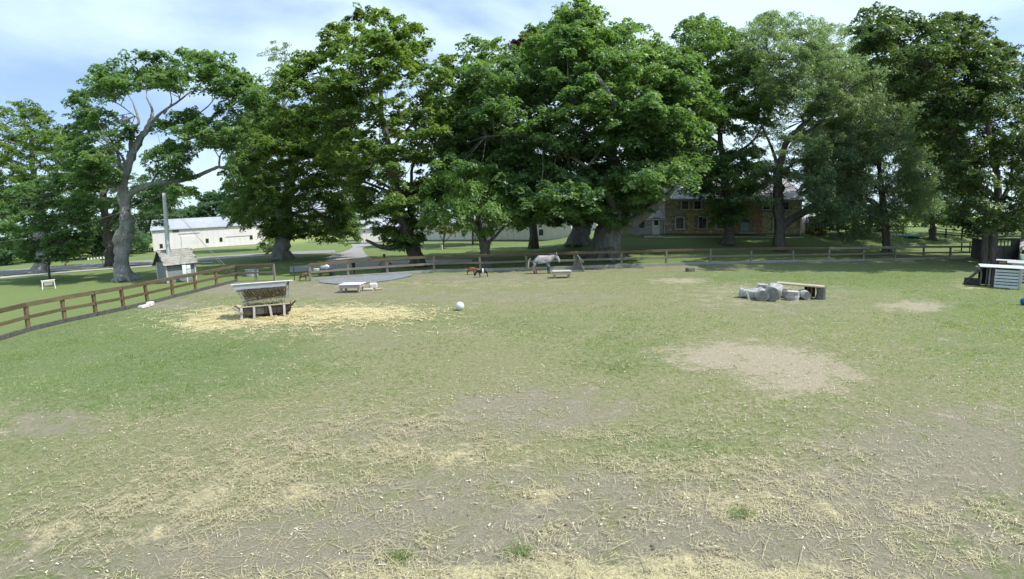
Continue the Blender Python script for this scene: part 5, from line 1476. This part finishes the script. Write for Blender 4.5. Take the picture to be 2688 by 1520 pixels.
wht = coat('goat_white', [(.3, (.70, .69, .67)), (.7, (.82, .81, .79))])
q = gp(1268, 727); goat('black goat with a white belly band, head down beside the brown one', q, facing(q) + math.pi, blk, wht, True, .62)
q = gp(1238, 721); goat('reddish-brown goat nose to nose with the black and white goat', q, facing(q) + .15, brn, None, True, .58)
q = gp(797, 736); goat('dark brown and black goat grazing in the gate opening', q, facing(q) + .5, coat('goat_tan', [(.4, (.025, .02, .016)), (.58, (.12, .07, .035)), (.7, (.3, .24, .17))], 3), None, True, .6)

# ------------------------------------------------------------------ ground cover: straw, chips, grass, droppings
rg = np.random.default_rng(77)
def scatter(n, x0, x1, y0, y1):
    return rg.uniform(x0, x1, n), rg.uniform(y0, y1, n)
def dens_field(x, y, base, blobs):
    px, py = project(x, y, np.zeros_like(x))
    d = np.full(len(x), base)
    for cx, cy, rx, ry, s_ in blobs:
        d += s_ * np.exp(-((px - cx) / rx) ** 2 - ((py - cy) / ry) ** 2)
    vis = (px > -120) & (px < 2810) & (py < 1600)
    ins_ = inside_amount(x, y) > .1
    # uneven, raked-together look
    w = .5 + .5 * np.sin(x * 2.1 + 2.3 * np.sin(y * 1.7)) * np.sin(y * 2.9 + 1.9 * np.sin(x * 1.3))
    w2 = .5 + .5 * np.sin(x * 6.3 + 3.1 * np.sin(y * 4.1)) * np.sin(y * 7.7 + 2.9 * np.sin(x * 5.3))
    nz = np.array([noise.noise(Vector((a_ * 1.1, b_ * 2.0, 0))) for a_, b_ in zip(x[::1], y[::1])]) if len(x) < 5 else 0
    cl = w ** 1.5 * w2 ** 2 * 2.6 + .10 + .45 * w2 * w
    return d * cl * vis * ins_, px, py
SB = [(1150, 1190, 420, 50, .9), (1300, 1130, 420, 35, .45), (600, 1290, 380, 90, .75), (300, 1380, 330, 90, .7), (1420, 1290, 90, 22, 1.2), (1950, 1320, 190, 50, 1.0), (2230, 1330, 160, 60, .9),
      (2480, 1320, 200, 35, .7), (1700, 1500, 420, 45, 2.6), (1500, 1525, 800, 25, 2.4), (2600, 1430, 200, 60, .8), (1050, 1420, 110, 60, .8), (1480, 1400, 90, 70, .8), (1950, 1230, 420, 40, .5),
      (850, 1110, 450, 50, .35), (2300, 1180, 200, 30, .35), (680, 1240, 240, 40, .7)]
x, y = scatter(620000, -9, 10, 3.6, 13)
d, px, py = dens_field(x, y, .10, SB)
d = d * np.clip((py - 930) / 130, 0.05, 1)
k = rg.uniform(0, 1.9, len(x)) < d
x, y = x[k], y[k]
P = np.stack([x, y, np.zeros(len(x))], 1)
print('straw', len(P))
L_ = np.clip(rg.lognormal(-3.0, .85, len(P)), .02, .45)
V, Q = straw_mesh(P, L_, rg.uniform(.0025, .007, len(P)), rg, tiltz=.1)
tag(np_mesh('straw', V, Q, M['straw']), 'loose pale straw scattered over the near ground', kind='stuff')
# feeder straw
x, y = scatter(60000, -20, 2, 15, 24)
d, px, py = dens_field(x, y, 0.0, [(720, 828, 190, 18, 2.2), (930, 824, 170, 18, 1.2), (560, 848, 110, 16, 1.2), (760, 850, 260, 20, .5)])
k = rg.uniform(0, 2.4, len(x)) < d
P = np.stack([x[k], y[k], np.zeros(k.sum())], 1)
print('gold', len(P))
V, Q = straw_mesh(P, rg.uniform(.1, .42, len(P)), rg.uniform(.012, .03, len(P)), rg, tiltz=.12)
tag(np_mesh('spilled_hay', V, Q, M['straw_gold']), 'golden hay spilled round the foot of the hay feeder', kind='stuff')
# chips over the whole paddock
x, y = scatter(60000, -14, 22, 3.8, 26)
d, px, py = dens_field(x, y, .5, [])
k = rg.uniform(0, 1.6, len(x)) < d * np.clip(8 / y, 0, 1)
P = np.stack([x[k], y[k], np.zeros(k.sum())], 1)
V, Q = straw_mesh(P, rg.uniform(.015, .05, len(P)), rg.uniform(.010, .022, len(P)), rg, tiltz=.2)
tag(np_mesh('wood_chips', V, Q, M['chip']), 'pale chips and seed husks littering the paddock', kind='stuff')
print('chips', len(P))
# short grass tufts
x, y = scatter(150000, -22, 30, 3.8, 30)
px, py = project(x, y, np.zeros_like(x))
gd = .35 + ell(GREEN, px, py) * .8 - ell(BARE, px, py) * .75 - ell(TAN, px, py) * 1.2 - ell(STRAWM, px, py)
w = .5 + .5 * np.sin(x * 1.7 + 2 * np.sin(y * 1.1)) * np.sin(y * 1.9 + 2 * np.sin(x * .8))
gd = np.clip(gd, .02, 1) * (.3 + w)
k = (rg.uniform(0, 1, len(x)) < gd * np.clip(14 / y, 0, 1)) & (px > -100) & (px < 2790) & (inside_amount(x, y) > .1)
x, y = x[k], y[k]
nb = 5
N = len(x) * nb
hgt_ = np.repeat(np.where(rg.uniform(0, 1, len(x)) < .12, 1.9, 1.0), nb)
bx = np.repeat(x, nb) + rg.normal(0, .03, N); by = np.repeat(y, nb) + rg.normal(0, .03, N)
an = rg.uniform(0, 2 * np.pi, N); ln = rg.uniform(.018, .05, N) * hgt_; wd = rg.uniform(.004, .009, N)
lean = rg.uniform(.2, 1.1, N)
B1 = np.stack([bx + np.cos(an) * wd, by + np.sin(an) * wd, np.full(N, -.01)], 1); B2 = np.stack([bx - np.cos(an) * wd, by - np.sin(an) * wd, np.full(N, -.01)], 1)
TP = np.stack([bx - np.sin(an) * ln * lean, by + np.cos(an) * ln * lean, ln], 1)
V = np.stack([B1, B2, TP], 1).reshape(-1, 3)
tag(np_mesh('grass', V, np.arange(N * 3).reshape(N, 3), M['blade']), 'short grazed grass tufts growing in the paddock', kind='stuff')
print('grass', N, 'leaves', LEAVES[0])
# dark crumbs (hoof marks, droppings) on the bare patches
x, y = scatter(5000, -9, 22, 4, 22)
px, py = project(x, y, np.zeros_like(x))
d = .25 * ell(TAN, px, py) * (py > 900) + .35 * ell(BARE, px, py) * (py > 1000)
k = rg.uniform(0, 1, len(x)) < d
dm = MB()
for X, Y in zip(x[k], y[k]):
    r_ = random.uniform(.010, .026)
    an_ = random.uniform(0, 3)
    vs = [(X + math.cos(an_ + t) * r_ * random.uniform(.6, 1.6), Y + math.sin(an_ + t) * r_ * random.uniform(.5, 1.1), 0.0) for t in (0, 1.25, 2.5, 3.8, 5)] + [(X, Y, r_ * .6)]
    dm.add(vs, [(i, (i + 1) % 5, 5) for i in range(5)])
tag(dm.build('soil_crumbs', M['dung']), 'dark crumbs and droppings on the bare soil', kind='stuff')
# greener tussocks near the camera
for k_, (px_, py_, lab) in enumerate([(1360, 1448, 'small green grass tussock alone on bare soil at the bottom middle'), (1050, 1462, 'flat green tussock at the bottom left of centre'), (1945, 1350, 'dark green tussock beside the straw at the lower right')]):
    p = gp(px_, py_); n = 160
    bx = p.x + rg.normal(0, .10, n); by = p.y + rg.normal(0, .07, n); an = rg.uniform(0, 6.28, n); ln = rg.uniform(.04, .09, n)
    B1 = np.stack([bx + np.cos(an) * .006, by + np.sin(an) * .006, np.zeros(n)], 1); B2 = np.stack([bx - np.cos(an) * .006, by - np.sin(an) * .006, np.zeros(n)], 1)
    TP = np.stack([bx - np.sin(an) * ln, by + np.cos(an) * ln, ln * .8], 1)
    V = np.stack([B1, B2, TP], 1).reshape(-1, 3) - np.array([p.x, p.y, 0])
    o = np_mesh('grass_tussock', V, np.arange(n * 3).reshape(n, 3), M['blade']); o.location = (p.x, p.y, 0)
    tag(o, lab, 'grass tussock', 'tussocks near the camera', kind='stuff')
